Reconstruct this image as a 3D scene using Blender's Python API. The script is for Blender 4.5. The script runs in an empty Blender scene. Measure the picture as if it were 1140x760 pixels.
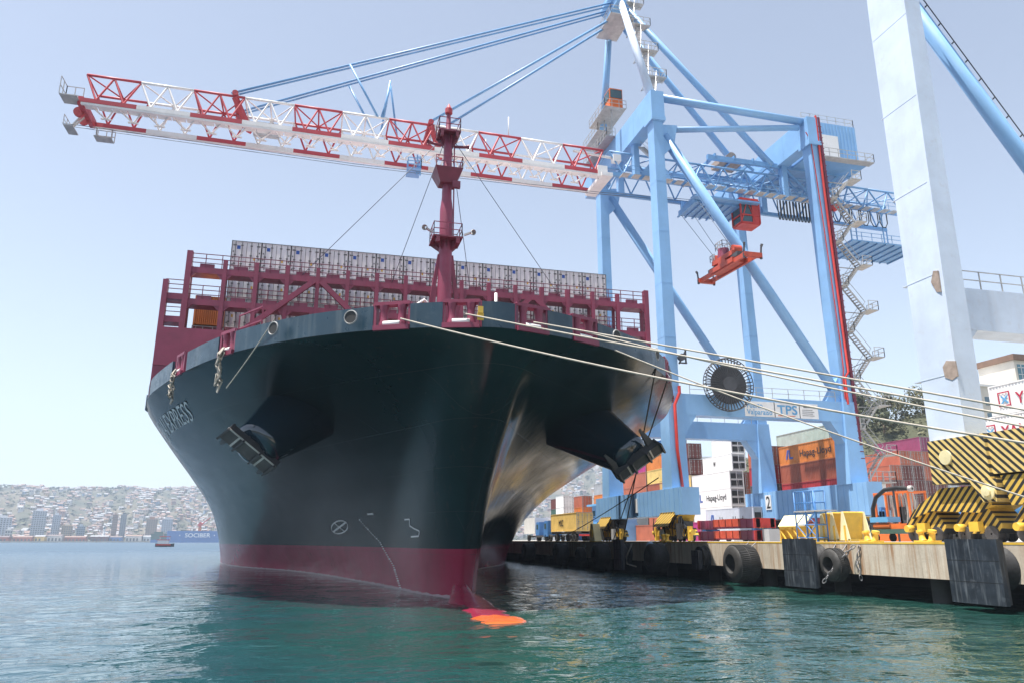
import bpy, math, random
from mathutils import Vector, Matrix
from math import radians, sin, cos, pi, sqrt, atan2, tan

random.seed(7)
scene = bpy.context.scene
COL = scene.collection
R = radians

# ------------------------------------------------------------------ camera, sky, sun, exposure
CAM_H = 3.2
cam = bpy.data.objects.new('camera', bpy.data.cameras.new('camera'))
COL.objects.link(cam)
cam.location = (0, 0, CAM_H)
cam.rotation_euler = (R(90 + 14.9), 0, R(-14.6))
cam.data.sensor_width = 36
cam.data.lens = 36 * 830 / 1140
cam.data.clip_start = 0.1
cam.data.clip_end = 20000
scene.camera = cam

SUN_EL, SUN_ROT = 74, -100          # degrees; rotation is measured from +Y towards +X
world = bpy.data.worlds.new('World')
scene.world = world
world.use_nodes = True
wn = world.node_tree
sky = wn.nodes.new('ShaderNodeTexSky')
sky.sky_type = 'NISHITA'
sky.sun_disc = False
sky.sun_elevation = R(SUN_EL)
sky.sun_rotation = R(SUN_ROT % 360)
sky.air_density = 1.0
sky.dust_density = 1.0
sky.ozone_density = 1.4
hsv = wn.nodes.new('ShaderNodeHueSaturation')
hsv.inputs['Saturation'].default_value = 0.62
wn.links.new(sky.outputs[0], hsv.inputs['Color'])
wn.links.new(hsv.outputs[0], wn.nodes['Background'].inputs[0])
wn.nodes['Background'].inputs[1].default_value = 0.108

sun = bpy.data.objects.new('sun', bpy.data.lights.new('sun', 'SUN'))
COL.objects.link(sun)
to_sun = Vector((sin(R(SUN_ROT)) * cos(R(SUN_EL)), cos(R(SUN_ROT)) * cos(R(SUN_EL)), sin(R(SUN_EL))))
sun.rotation_euler = (-to_sun).to_track_quat('-Z', 'Y').to_euler()
sun.location = (-60, 0, 120)
sun.data.energy = 5.0
sun.data.angle = R(0.53)
sun.data.color = (1.0, 0.94, 0.86)

scene.view_settings.view_transform = 'Standard'
scene.view_settings.look = 'None'
scene.view_settings.exposure = 1.05
scene.view_settings.gamma = 1
scene.cycles.max_bounces = 6
scene.cycles.volume_bounces = 0
scene.cycles.sample_clamp_indirect = 6

# ------------------------------------------------------------------ helpers
class MB:
    """Collects boxes, bars, tubes and polygons; build() links them as ONE mesh object."""
    def __init__(s):
        s.v, s.f, s.m, s.sm = [], [], [], []
    def add(s, vs, fs, mi=0, smooth=False):
        n = len(s.v)
        s.v += [tuple(p) for p in vs]
        for f in fs:
            s.f.append([i + n for i in f]); s.m.append(mi); s.sm.append(smooth)
        return s
    def box(s, x0, x1, y0, y1, z0, z1, mi=0):
        vs = [(x, y, z) for z in (z0, z1) for y in (y0, y1) for x in (x0, x1)]
        return s.add(vs, [(0, 2, 3, 1), (4, 5, 7, 6), (0, 1, 5, 4), (2, 6, 7, 3), (0, 4, 6, 2), (1, 3, 7, 5)], mi)
    def bar(s, p0, p1, w, h=None, mi=0, up=(0, 0, 1), w1=None, h1=None):
        h = w if h is None else h
        w1 = w if w1 is None else w1; h1 = h if h1 is None else h1
        p0, p1 = Vector(p0), Vector(p1)
        d = (p1 - p0).normalized(); u = Vector(up)
        if abs(d.dot(u)) > 0.98: u = Vector((0, 1, 0))
        a = d.cross(u).normalized(); b = a.cross(d).normalized()
        vs = [p0 + a * w * i / 2 + b * h * j / 2 for i, j in ((-1, -1), (1, -1), (1, 1), (-1, 1))]
        vs += [p1 + a * w1 * i / 2 + b * h1 * j / 2 for i, j in ((-1, -1), (1, -1), (1, 1), (-1, 1))]
        return s.add(vs, [(0, 3, 2, 1), (4, 5, 6, 7), (0, 1, 5, 4), (1, 2, 6, 5), (2, 3, 7, 6), (3, 0, 4, 7)], mi)
    def tube(s, p0, p1, r, n=8, r1=None, mi=0, caps=True):
        r1 = r if r1 is None else r1
        p0, p1 = Vector(p0), Vector(p1)
        d = (p1 - p0).normalized(); u = Vector((0, 0, 1)) if abs(d.z) < 0.95 else Vector((0, 1, 0))
        a = d.cross(u).normalized(); b = a.cross(d)
        vs = []
        for p, q in ((p0, r), (p1, r1)):
            vs += [p + (a * cos(2 * pi * i / n) + b * sin(2 * pi * i / n)) * q for i in range(n)]
        m = len(s.v); s.add(vs, [(i, (i + 1) % n, n + (i + 1) % n, n + i) for i in range(n)], mi, True)
        if caps:
            s.f += [[m + i for i in reversed(range(n))], [m + n + i for i in range(n)]]
            s.m += [mi, mi]; s.sm += [False, False]
        return s
    def path(s, pts, r, n=6, mi=0):
        pts = [Vector(p) for p in pts]
        rings = []
        for k, p in enumerate(pts):
            d = (pts[min(k + 1, len(pts) - 1)] - pts[max(k - 1, 0)]).normalized()
            u = Vector((0, 0, 1)) if abs(d.z) < 0.95 else Vector((0, 1, 0))
            a = d.cross(u).normalized(); b = a.cross(d)
            rings.append([p + (a * cos(2 * pi * i / n) + b * sin(2 * pi * i / n)) * r for i in range(n)])
        vs = [q for g in rings for q in g]
        fs = [(k * n + i, k * n + (i + 1) % n, (k + 1) * n + (i + 1) % n, (k + 1) * n + i)
              for k in range(len(pts) - 1) for i in range(n)]
        return s.add(vs, fs, mi, True)
    def lathe(s, p0, axis, prof, n=24, mi=0, smooth=True, squash=1.0):
        """prof: list of (distance along axis, radius)"""
        p0 = Vector(p0); d = Vector(axis).normalized()
        u = Vector((0, 0, 1)) if abs(d.z) < 0.95 else Vector((0, 1, 0))
        a = d.cross(u).normalized(); b = a.cross(d)
        runs = [[prof[0]]]                                          # sharp corners of the profile keep their own edge
        for k in range(1, len(prof)):
            runs[-1].append(prof[k])
            if k < len(prof) - 1:
                u0 = Vector((prof[k][0] - prof[k - 1][0], prof[k][1] - prof[k - 1][1])); u1 = Vector((prof[k + 1][0] - prof[k][0], prof[k + 1][1] - prof[k][1]))
                if u0.length > 1e-9 and u1.length > 1e-9 and u0.angle(u1) > 0.75: runs.append([prof[k]])
        for run in runs:
            vs = []
            for t, r in run: vs += [p0 + d * t + (a * cos(2 * pi * i / n) + b * sin(2 * pi * i / n) * squash) * r for i in range(n)]
            s.add(vs, [(k * n + i, k * n + (i + 1) % n, (k + 1) * n + (i + 1) % n, (k + 1) * n + i) for k in range(len(run) - 1) for i in range(n)], mi, smooth)
        return s
    def prism(s, pts, d, mi=0):
        n = len(pts); d = Vector(d)
        vs = [Vector(p) for p in pts] + [Vector(p) + d for p in pts]
        return s.add(vs, [list(range(n))[::-1], [n + i for i in range(n)]] +
                     [(i, (i + 1) % n, n + (i + 1) % n, n + i) for i in range(n)], mi)
    def rail(s, pts, h=1.1, r=0.03, step=1.6, mi=0, rows=2):
        """hand rail with posts along a polyline"""
        for p, q in zip(pts[:-1], pts[1:]):
            p, q = Vector(p), Vector(q)
            n = max(1, int((q - p).length / step))
            for k in range(n + 1):
                a = p.lerp(q, k / n); s.bar(a, a + Vector((0, 0, h)), r * 2, r * 2, mi)
            for j in range(rows):
                z = Vector((0, 0, h * (j + 1) / rows)); s.bar(p + z, q + z, r * 1.8, r * 1.8, mi)
        return s
    def build(s, name, mats, parent=None, origin=None):
        o = Vector((0, 0, 0))
        if parent is not None:
            q = parent
            while q is not None: o += q.location; q = q.parent
        elif origin is not None: o = Vector(origin)
        me = bpy.data.meshes.new(name)
        me.from_pydata([(p[0] - o.x, p[1] - o.y, p[2] - o.z) for p in s.v], [], s.f)
        if not isinstance(mats, (list, tuple)): mats = [mats]
        for m in mats: me.materials.append(m)
        me.polygons.foreach_set('material_index', s.m)
        me.polygons.foreach_set('use_smooth', s.sm)
        me.update()
        ob = bpy.data.objects.new(name, me)
        COL.objects.link(ob)
        if parent is not None: ob.parent = parent
        elif origin is not None: ob.location = o
        return ob

def tag(o, label, cat, group=None):
    o['label'] = label; o['category'] = cat
    if group: o['group'] = group
    return o
def thing(name, label, cat, loc, group=None):
    o = bpy.data.objects.new(name, None); COL.objects.link(o)
    o.location = loc; o.empty_display_size = 0.5
    return tag(o, label, cat, group)
def struct(o):
    o['kind'] = 'structure'; return o
ORD = ['zeroth', 'first', 'second', 'third', 'fourth', 'fifth', 'sixth', 'seventh', 'eighth', 'ninth', 'tenth',
       'eleventh', 'twelfth', 'thirteenth', 'fourteenth', 'fifteenth', 'sixteenth']

# ------------------------------------------------------------------ materials
def nt(name):
    m = bpy.data.materials.new(name); m.use_nodes = True
    return m, m.node_tree, m.node_tree.nodes['Principled BSDF']
def N(t, typ, **k):
    n = t.nodes.new(typ)
    for a, b in k.items(): setattr(n, a, b)
    return n
def noise(t, vec, scale, detail=4, rough=0.55, stretch=None):
    if stretch:
        mp = N(t, 'ShaderNodeMapping'); mp.inputs['Scale'].default_value = stretch
        t.links.new(vec, mp.inputs[0]); vec = mp.outputs[0]
    n = N(t, 'ShaderNodeTexNoise'); n.inputs['Scale'].default_value = scale
    n.inputs['Detail'].default_value = detail; n.inputs['Roughness'].default_value = rough
    t.links.new(vec, n.inputs['Vector'])
    return n.outputs['Fac']
def ramp(t, fac, stops, interp='LINEAR'):
    r = N(t, 'ShaderNodeValToRGB'); r.color_ramp.interpolation = interp
    e = r.color_ramp.elements
    while len(e) < len(stops): e.new(0.5)
    for i, (p, c) in enumerate(stops):
        e[i].position = p; e[i].color = (*c, 1) if len(c) == 3 else c
    t.links.new(fac, r.inputs[0])
    return r.outputs[0]
def mix(t, fac, a, b, blend='MIX'):
    m = N(t, 'ShaderNodeMixRGB', blend_type=blend)
    for i, x in ((0, fac), (1, a), (2, b)):
        if isinstance(x, (int, float)): m.inputs[i].default_value = x
        elif isinstance(x, tuple): m.inputs[i].default_value = (*x, 1)
        else: t.links.new(x, m.inputs[i])
    return m.outputs[0]
def math(t, op, a, b=0.0):
    m = N(t, 'ShaderNodeMath', operation=op)
    for i, x in enumerate((a, b)):
        if isinstance(x, (int, float)): m.inputs[i].default_value = x
        else: t.links.new(x, m.inputs[i])
    return m.outputs[0]
def g3(v): return (v, v, v)

def paint(name, c, rough=0.45, var=0.18, scale=0.6, dirt=0.0, dirt_col=(0.16, 0.09, 0.05), streak=0.0, sf=1.6, metal=0.0, bump=0.0, spec=0.5):
    """painted or plain surface with uneven tone, optional rusty streaks running down and grime"""
    m, t, b = nt(name)
    co = N(t, 'ShaderNodeTexCoord').outputs['Object']
    f = noise(t, co, scale, 6, 0.6)
    dark = tuple(x * (1 - var) for x in c); lite = tuple(min(1, x * (1 + var * 0.6)) for x in c)
    col = ramp(t, f, [(0.3, dark), (0.7, lite)])
    if streak:
        fs = noise(t, co, 1.0, 5, 0.6, (sf, sf, 0.075 * sf))
        fs = ramp(t, fs, [(0.52, g3(0)), (0.75, g3(streak))])
        col = mix(t, fs, col, dirt_col)
    if dirt:
        fd = noise(t, co, 2.3, 8, 0.7)
        fd = ramp(t, fd, [(0.55, g3(0)), (0.72, g3(dirt))])
        col = mix(t, fd, col, dirt_col)
    t.links.new(col, b.inputs['Base Color'])
    fr = noise(t, co, scale * 3, 4)
    t.links.new(ramp(t, fr, [(0.3, g3(max(0.02, rough - 0.1))), (0.7, g3(min(1, rough + 0.1)))]), b.inputs['Roughness'])
    b.inputs['Metallic'].default_value = metal
    b.inputs['Specular IOR Level'].default_value = spec
    if bump:
        bn = N(t, 'ShaderNodeBump'); bn.inputs['Strength'].default_value = bump; bn.inputs['Distance'].default_value = 0.05
        t.links.new(noise(t, co, 3.0, 6), bn.inputs['Height']); t.links.new(bn.outputs[0], b.inputs['Normal'])
    return m

def hazard(name, ya=(0.72, 0.46, 0.06), scale=1.0, sign=1, axis='Y'):
    """yellow and black diagonal warning stripes painted on steel"""
    m, t, b = nt(name)
    co = N(t, 'ShaderNodeTexCoord').outputs['Object']
    sp = N(t, 'ShaderNodeSeparateXYZ'); t.links.new(co, sp.inputs[0])
    h = math(t, 'ADD', sp.outputs['Y'], sp.outputs['X']) if axis == 'XY' else sp.outputs[axis]
    s = math(t, 'ADD', math(t, 'MULTIPLY', h, sign * 1.0), sp.outputs['Z'])
    s = math(t, 'ADD', s, math(t, 'MULTIPLY', noise(t, co, 1.2, 3), 0.05))
    s = math(t, 'FRACT', math(t, 'MULTIPLY', s, scale))
    st = ramp(t, s, [(0.0, g3(0)), (0.46, g3(0)), (0.48, g3(1)), (0.98, g3(1)), (1.0, g3(0))])
    f = noise(t, co, 1.4, 6, 0.65)
    yel = ramp(t, f, [(0.3, tuple(x * 0.75 for x in ya)), (0.7, ya)])
    col = mix(t, st, (0.025, 0.027, 0.03), yel)
    fd = noise(t, co, 4.0, 8, 0.7)
    col = mix(t, ramp(t, fd, [(0.58, g3(0)), (0.72, g3(0.6))]), col, (0.2, 0.12, 0.07))
    t.links.new(col, b.inputs['Base Color']); b.inputs['Roughness'].default_value = 0.55
    return m

M = {}
M['crane_blue'] = paint('crane_blue', (0.235, 0.445, 0.72), 0.42, 0.12, 0.35, 0.15, (0.25, 0.33, 0.42), 0.10)
M['crane_lattice'] = paint('crane_lattice', (0.17, 0.36, 0.62), 0.45, 0.15)
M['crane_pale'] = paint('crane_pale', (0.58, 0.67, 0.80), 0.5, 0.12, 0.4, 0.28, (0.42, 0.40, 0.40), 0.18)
M['boom_white'] = paint('boom_white', (0.78, 0.76, 0.74), 0.5, 0.10, 0.5, 0.3, (0.5, 0.42, 0.36), 0.1)
M['boom_red'] = paint('boom_red', (0.46, 0.045, 0.06), 0.5, 0.2, 0.5, 0.25, (0.3, 0.08, 0.06))
M['red'] = paint('red', (0.56, 0.04, 0.03), 0.45, 0.2)
M['orange'] = paint('orange', (0.72, 0.16, 0.03), 0.5, 0.2)
M['spreader_red'] = paint('spreader_red', (0.52, 0.07, 0.03), 0.5, 0.3, 1.2, 0.4, (0.2, 0.06, 0.04))
M['galv'] = paint('galvanised', (0.46, 0.45, 0.43), 0.5, 0.25, 1.5, metal=0.2)
M['dark_steel'] = paint('dark_steel', (0.06, 0.06, 0.065), 0.5, 0.3, 1.5)
M['black'] = paint('black_rubber', (0.018, 0.019, 0.021), 0.7, 0.4, 2.0, bump=0.3)
M['tyre'] = paint('tyre_rubber', (0.035, 0.034, 0.033), 0.75, 0.4, 1.5, 0.35, (0.10, 0.095, 0.09), bump=0.5)
M['maroon'] = paint('maroon', (0.235, 0.035, 0.075), 0.45, 0.2, 0.7, 0.2, (0.12, 0.02, 0.03))
M['maroon_dark'] = paint('maroon_dark', (0.17, 0.024, 0.05), 0.5, 0.25, 0.7, 0.2, (0.08, 0.02, 0.02))
M['white'] = paint('white_paint', (0.78, 0.78, 0.77), 0.5, 0.08, 0.8, 0.2, (0.5, 0.42, 0.34), 0.12)
M['reefer'] = paint('reefer_white', (0.76, 0.75, 0.74), 0.5, 0.10, 0.9, 0.35, (0.45, 0.38, 0.32), 0.25)
M['reefer_grey'] = paint('reefer_grey', (0.55, 0.58, 0.66), 0.5, 0.12, 0.9, 0.25, (0.4, 0.36, 0.34), 0.15)
M['grey'] = paint('grey_paint', (0.42, 0.43, 0.44), 0.5, 0.15)
M['cream'] = paint('cream', (0.72, 0.67, 0.58), 0.7, 0.1, 0.3)
M['yellow'] = paint('yellow_paint', (0.74, 0.47, 0.06), 0.5, 0.2, 1.0, 0.3, (0.35, 0.2, 0.08))
M['pale_yellow'] = paint('pale_yellow', (0.78, 0.70, 0.42), 0.5, 0.12, 0.8, 0.25, (0.5, 0.35, 0.18), 0.15)
M['blue_tank'] = paint('blue_tank', (0.04, 0.13, 0.27), 0.4, 0.2)
M['scaffold'] = paint('scaffold_blue', (0.07, 0.22, 0.52), 0.45, 0.2)
M['glass'] = paint('glass', (0.05, 0.10, 0.12), 0.08, 0.2)
M['rope'] = paint('rope', (0.46, 0.42, 0.36), 0.85, 0.2, 3.0, bump=0.6)
M['rope_dark'] = paint('rope_dark', (0.07, 0.055, 0.045), 0.85, 0.3, 3.0)
M['wire'] = paint('wire', (0.10, 0.12, 0.16), 0.5, 0.2)
M['letter_blue'] = paint('letter_blue', (0.02, 0.09, 0.38), 0.5, 0.05)
M['letter_lblue'] = paint('letter_light_blue', (0.12, 0.36, 0.62), 0.5, 0.05)
M['letter_red'] = paint('letter_red', (0.45, 0.02, 0.06), 0.5, 0.05)
M['letter_black'] = paint('letter_black', (0.02, 0.02, 0.025), 0.5, 0.05)
M['letter_white'] = paint('letter_white', (0.78, 0.79, 0.80), 0.5, 0.05)
M['hz'] = hazard('hazard_stripes', (0.80, 0.60, 0.22), scale=2.3, sign=-1)
M['hz2'] = hazard('hazard_stripes_back', (0.72, 0.48, 0.09), scale=2.2)
M['hz_small'] = hazard('hazard_stripes_fine', scale=1.7)
M['hz_x'] = hazard('hazard_stripes_side', scale=1.9, axis='XY')
M['chain'] = paint('chain_steel', (0.22, 0.22, 0.23), 0.6, 0.3, 2.0, 0.4, metal=0.3)
M['rod'] = paint('locking_rod', (0.30, 0.30, 0.30), 0.5, 0.3, 2.0)
M['bark'] = paint('bark', (0.12, 0.09, 0.06), 0.9, 0.3, 3.0)
CONT = {'orange': (0.60, 0.19, 0.035), 'rust': (0.34, 0.085, 0.045), 'brown': (0.13, 0.035, 0.03), 'red': (0.42, 0.03, 0.04),
        'magenta': (0.42, 0.035, 0.20), 'yellow': (0.72, 0.50, 0.16), 'blue': (0.05, 0.16, 0.42), 'light blue': (0.28, 0.42, 0.55),
        'pale green': (0.42, 0.52, 0.46), 'dark green': (0.05, 0.11, 0.09), 'grey': (0.33, 0.35, 0.38), 'pale grey': (0.50, 0.56, 0.60),
        'terracotta': (0.42, 0.125, 0.07), 'dark grey': (0.11, 0.12, 0.13), 'maroon': (0.22, 0.035, 0.05), 'plum': (0.25, 0.05, 0.13)}
for k, c in CONT.items():
    M['c_' + k] = paint('container_' + k.replace(' ', '_'), c, 0.5, 0.2, 0.7, 0.25, tuple(x * 0.45 + 0.03 for x in c), 0.2)

def hull_material():
    m, t, b = nt('hull_paint')
    co = N(t, 'ShaderNodeTexCoord').outputs['Object']
    sp = N(t, 'ShaderNodeSeparateXYZ'); t.links.new(co, sp.inputs[0])
    z = sp.outputs['Z']
    f = noise(t, co, 0.25, 6, 0.6)
    fs = noise(t, co, 0.9, 6, 0.65, (1, 0.25, 0.10))
    green = ramp(t, f, [(0.3, (0.003, 0.018, 0.021)), (0.7, (0.005, 0.027, 0.031))])
    green = mix(t, ramp(t, fs, [(0.56, g3(0)), (0.8, g3(0.30))]), green, (0.012, 0.03, 0.034))
    red = ramp(t, f, [(0.3, (0.24, 0.019, 0.05)), (0.7, (0.34, 0.034, 0.08))])
    red = mix(t, ramp(t, fs, [(0.5, g3(0)), (0.8, g3(0.4))]), red, (0.12, 0.035, 0.05))
    lim = math(t, 'GREATER_THAN', z, 2.72)
    col = mix(t, lim, red, green)
    wl_gleam = math(t, 'LESS_THAN', math(t, 'ADD', z, math(t, 'MULTIPLY', noise(t, co, 1.2, 5), 0.22)), 0.24)
    col = mix(t, math(t, 'MULTIPLY', wl_gleam, 0.75), col, (0.42, 0.36, 0.38))  # pale waterline reflection painted into the hull colour
    scr = noise(t, co, 6.0, 8, 0.7, (0.2, 0.2, 1.0))
    col = mix(t, ramp(t, scr, [(0.70, g3(0)), (0.76, g3(0.5))]), col, (0.16, 0.2, 0.2))
    run = noise(t, co, 1.0, 5, 0.6, (2.2, 2.2, 0.10))
    col = mix(t, ramp(t, run, [(0.60, g3(0)), (0.78, g3(0.45))]), col, (0.045, 0.035, 0.03))
    HULLCOL = col
    t.links.new(col, b.inputs['Base Color'])
    fr = noise(t, co, 0.8, 5, 0.6, (1, 0.3, 0.3))
    t.links.new(ramp(t, fr, [(0.3, g3(0.14)), (0.7, g3(0.25))]), b.inputs['Roughness'])
    b.inputs['Specular IOR Level'].default_value = 0.19
    # welded plates: faint seams and dished panels
    br = N(t, 'ShaderNodeTexBrick'); br.inputs['Scale'].default_value = 1.0
    br.inputs['Mortar Size'].default_value = 0.012; br.inputs['Brick Width'].default_value = 8.0; br.inputs['Row Height'].default_value = 2.4
    cmb = N(t, 'ShaderNodeCombineXYZ'); t.links.new(sp.outputs['Y'], cmb.inputs[0]); t.links.new(z, cmb.inputs[1])
    t.links.new(cmb.outputs[0], br.inputs['Vector'])
    fd = noise(t, co, 0.9, 3, 0.5, (1.0, 0.7, 0.5))
    hgt = math(t, 'ADD', math(t, 'MULTIPLY', br.outputs['Fac'], -0.12), math(t, 'MULTIPLY', fd, 0.25))
    seam = mix(t, math(t, 'MULTIPLY', br.outputs['Fac'], 0.35), HULLCOL, (0.05, 0.055, 0.055)); t.links.new(seam, b.inputs['Base Color'])
    bn = N(t, 'ShaderNodeBump'); bn.inputs['Strength'].default_value = 0.3; bn.inputs['Distance'].default_value = 0.25
    t.links.new(hgt, bn.inputs['Height']); t.links.new(bn.outputs[0], b.inputs['Normal'])
    return m
M['hull'] = hull_material()

def water_material():
    m, t, b = nt('sea_water')
    co = N(t, 'ShaderNodeTexCoord').outputs['Object']
    sp = N(t, 'ShaderNodeSeparateXYZ'); t.links.new(co, sp.inputs[0])
    near = math(t, 'ADD', math(t, 'MULTIPLY', sp.outputs['X'], 0.022), math(t, 'MULTIPLY', noise(t, co, 0.03, 4), 1.2))
    col = ramp(t, near, [(0.0, (0.016, 0.056, 0.098)), (0.75, (0.012, 0.052, 0.044))])      # bluer offshore, greener towards the quay
    t.links.new(col, b.inputs['Base Color'])
    open_sea = math(t, 'MULTIPLY', math(t, 'ADD', math(t, 'SUBTRACT', sp.outputs['Y'], 70.0), math(t, 'MULTIPLY', sp.outputs['X'], -0.6)), 0.004)
    t.links.new(ramp(t, open_sea, [(0.0, g3(0.03)), (0.25, g3(0.12)), (1.0, g3(0.30))]), b.inputs['Roughness'])   # unresolved chop of the open bay
    b.inputs['IOR'].default_value = 1.40; b.inputs['Specular IOR Level'].default_value = 1.0
    def wave(scale, detail, st, lac=2.0):
        mp = N(t, 'ShaderNodeMapping'); mp.inputs['Scale'].default_value = st; mp.inputs['Rotation'].default_value = (0, 0, -0.25); t.links.new(co, mp.inputs[0])
        n = N(t, 'ShaderNodeTexNoise'); n.inputs['Scale'].default_value = scale; n.inputs['Detail'].default_value = detail; n.inputs['Roughness'].default_value = 0.55; n.inputs['Distortion'].default_value = 0.35
        t.links.new(mp.outputs[0], n.inputs['Vector']); return n.outputs['Fac']
    n1 = wave(0.22, 2, (1.0, 1.5, 1)); n3 = wave(3.0, 2, (1.0, 1.5, 1))
    n2 = math(t, 'SUBTRACT', 1.0, math(t, 'ABSOLUTE', math(t, 'SUBTRACT', math(t, 'MULTIPLY', wave(0.62, 3, (1.0, 1.7, 1)), 2.0), 1.0)))
    h = math(t, 'ADD', math(t, 'ADD', math(t, 'MULTIPLY', n1, 0.34), math(t, 'MULTIPLY', n2, 0.105)), math(t, 'MULTIPLY', n3, 0.026))
    bn = N(t, 'ShaderNodeBump'); bn.inputs['Strength'].default_value = 1.0; bn.inputs['Distance'].default_value = 1.0
    t.links.new(h, bn.inputs['Height']); t.links.new(bn.outputs[0], b.inputs['Normal'])
    return m
M['water'] = water_material()

def concrete_material(name, c, streaks, joints):
    m, t, b = nt(name)
    co = N(t, 'ShaderNodeTexCoord').outputs['Object']
    f = noise(t, co, 0.5, 8, 0.65)
    col = ramp(t, f, [(0.28, tuple(x * 0.72 for x in c)), (0.72, tuple(x * 1.1 for x in c))])
    f2 = noise(t, co, 6, 6, 0.7)
    col = mix(t, ramp(t, f2, [(0.5, g3(0)), (0.8, g3(0.35))]), col, tuple(x * 0.5 for x in c))
    if streaks:
        fs = noise(t, co, 1.0, 6, 0.65, (1.0, 2.2, 0.12))
        big = noise(t, co, 0.16, 2)
        fs = math(t, 'MULTIPLY', ramp(t, fs, [(0.48, g3(0)), (0.66, g3(1))]), ramp(t, big, [(0.42, g3(0.15)), (0.62, g3(0.95))]))
        col = mix(t, fs, col, (0.30, 0.15, 0.06))
        fk = noise(t, co, 1.4, 6, 0.65, (1.0, 3.2, 0.16))
        col = mix(t, ramp(t, fk, [(0.58, g3(0)), (0.74, g3(0.55))]), col, (0.14, 0.12, 0.10))
    t.links.new(col, b.inputs['Base Color']); b.inputs['Roughness'].default_value = 0.85
    bn = N(t, 'ShaderNodeBump'); bn.inputs['Strength'].default_value = 0.4; bn.inputs['Distance'].default_value = 0.03
    t.links.new(f2, bn.inputs['Height']); t.links.new(bn.outputs[0], b.inputs['Normal'])
    return m
M['quay_concrete'] = concrete_material('quay_concrete', (0.60, 0.53, 0.43), True, True)
M['apron'] = concrete_material('apron_concrete', (0.42, 0.40, 0.37), False, True)
M['dark_concrete'] = concrete_material('dark_concrete', (0.07, 0.07, 0.07), False, False)

def foliage_material(name, a, c):
    m, t, b = nt(name)
    g = N(t, 'ShaderNodeObjectInfo')
    co = N(t, 'ShaderNodeTexCoord').outputs['Object']
    f = noise(t, co, 0.7, 6, 0.7)
    t.links.new(ramp(t, f, [(0.3, a), (0.7, c)]), b.inputs['Base Color'])
    b.inputs['Roughness'].default_value = 0.7
    return m
M['leaf'] = foliage_material('leaf_olive', (0.07, 0.08, 0.035), (0.15, 0.14, 0.07))
M['leaf_dark'] = foliage_material('leaf_dark', (0.045, 0.062, 0.028), (0.11, 0.115, 0.055))
def hill_material(name, stops):
    m, t, b = nt(name)
    co = N(t, 'ShaderNodeTexCoord').outputs['Object']
    f = noise(t, co, 0.012, 8, 0.65)
    t.links.new(ramp(t, f, stops), b.inputs['Base Color']); b.inputs['Roughness'].default_value = 0.95
    return m
M['hill'] = hill_material('hill_scrub', [(0.35, (0.045, 0.055, 0.035)), (0.5, (0.085, 0.08, 0.055)), (0.65, (0.15, 0.125, 0.09))])
M['bank'] = hill_material('bank_soil', [(0.35, (0.04, 0.05, 0.025)), (0.65, (0.10, 0.09, 0.055))])

# ------------------------------------------------------------------ lettering from the built-in font
_font_cache = {}
def letters(txt, size=1.0):
    key = (txt, size)
    if key not in _font_cache:
        cu = bpy.data.curves.new('lettering', 'FONT'); cu.body = txt; cu.size = size; cu.resolution_u = 3
        cu.fill_mode = 'FRONT'
        ob = bpy.data.objects.new('lettering', cu); COL.objects.link(ob)
        dg = bpy.context.evaluated_depsgraph_get()
        me = bpy.data.meshes.new_from_object(ob.evaluated_get(dg))
        vs = [(v.co.x, v.co.y) for v in me.vertices]; fs = [list(p.vertices) for p in me.polygons]
        bpy.data.objects.remove(ob); bpy.data.curves.remove(cu); bpy.data.meshes.remove(me)
        w = max(p[0] for p in vs) if vs else 0
        _font_cache[key] = (vs, fs, w)
    return _font_cache[key]
def put_text(mb, txt, org, ux, uy, size, mi=0, width=None, bold=0.0):
    """letters laid flat on a plane: org = left end of the base line"""
    vs, fs, w = letters(txt, size)
    k = width / w if width else 1.0
    org, ux, uy = Vector(org), Vector(ux), Vector(uy)
    n = ux.cross(uy).normalized()
    mb.add([org + ux * x * k + uy * y for x, y in vs], fs, mi)
    if bold:
        for j, (dx, dy) in enumerate(((bold, 0), (0, bold), (bold, bold))):
            mb.add([org + ux * (x * k + dx) + uy * (y + dy) + n * 0.002 * (j + 1) for x, y in vs], fs, mi)
# ------------------------------------------------------------------ setting: sea, apron, quay wall, hills
QX, QZ = 31.65, 3.1
from mathutils import noise as mnoise
def ease(x):
    x = max(0, min(1, x)); return x * x * (3 - 2 * x)
gx = [-4500, -1500, -500, -200, -110, -70] + [-46 + .45 * i for i in range(206)] + [60, 110, 250, 700, 4500]
gy = [-700, -200, -60, -10] + [8 + .40 * i for i in range(190)] + [100, 140, 220, 400, 900, 3500]
vs = []
for y in gy:
    for x in gx:
        f = ease((x + 46) / 26) * ease((46 - x) / 8) * ease((y - 8.5) / 4) * ease((83 - y) / 46)
        z = 0
        if f > 0:
            z = f * (.085 * mnoise.noise((x * .22, y * .33, 1.7)) + .06 * mnoise.noise((x * .55 + 9, y * .85, 4.2)) + .026 * mnoise.noise((x * 1.3, y * 1.9, 8.1)))
        vs.append((x, y, z))
n = len(gx)
mb = MB(); mb.add(vs, [(j * n + i, j * n + i + 1, (j + 1) * n + i + 1, (j + 1) * n + i) for j in range(len(gy) - 1) for i in range(n - 1)], 0, True)
struct(mb.build('water', M['water']))
mb = MB(); mb.add([(33.2, -150, QZ), (1300, -150, QZ), (1300, 1420, QZ), (33.2, 1420, QZ)], [(0, 1, 2, 3)])
struct(mb.build('ground', M['apron']))

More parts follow.
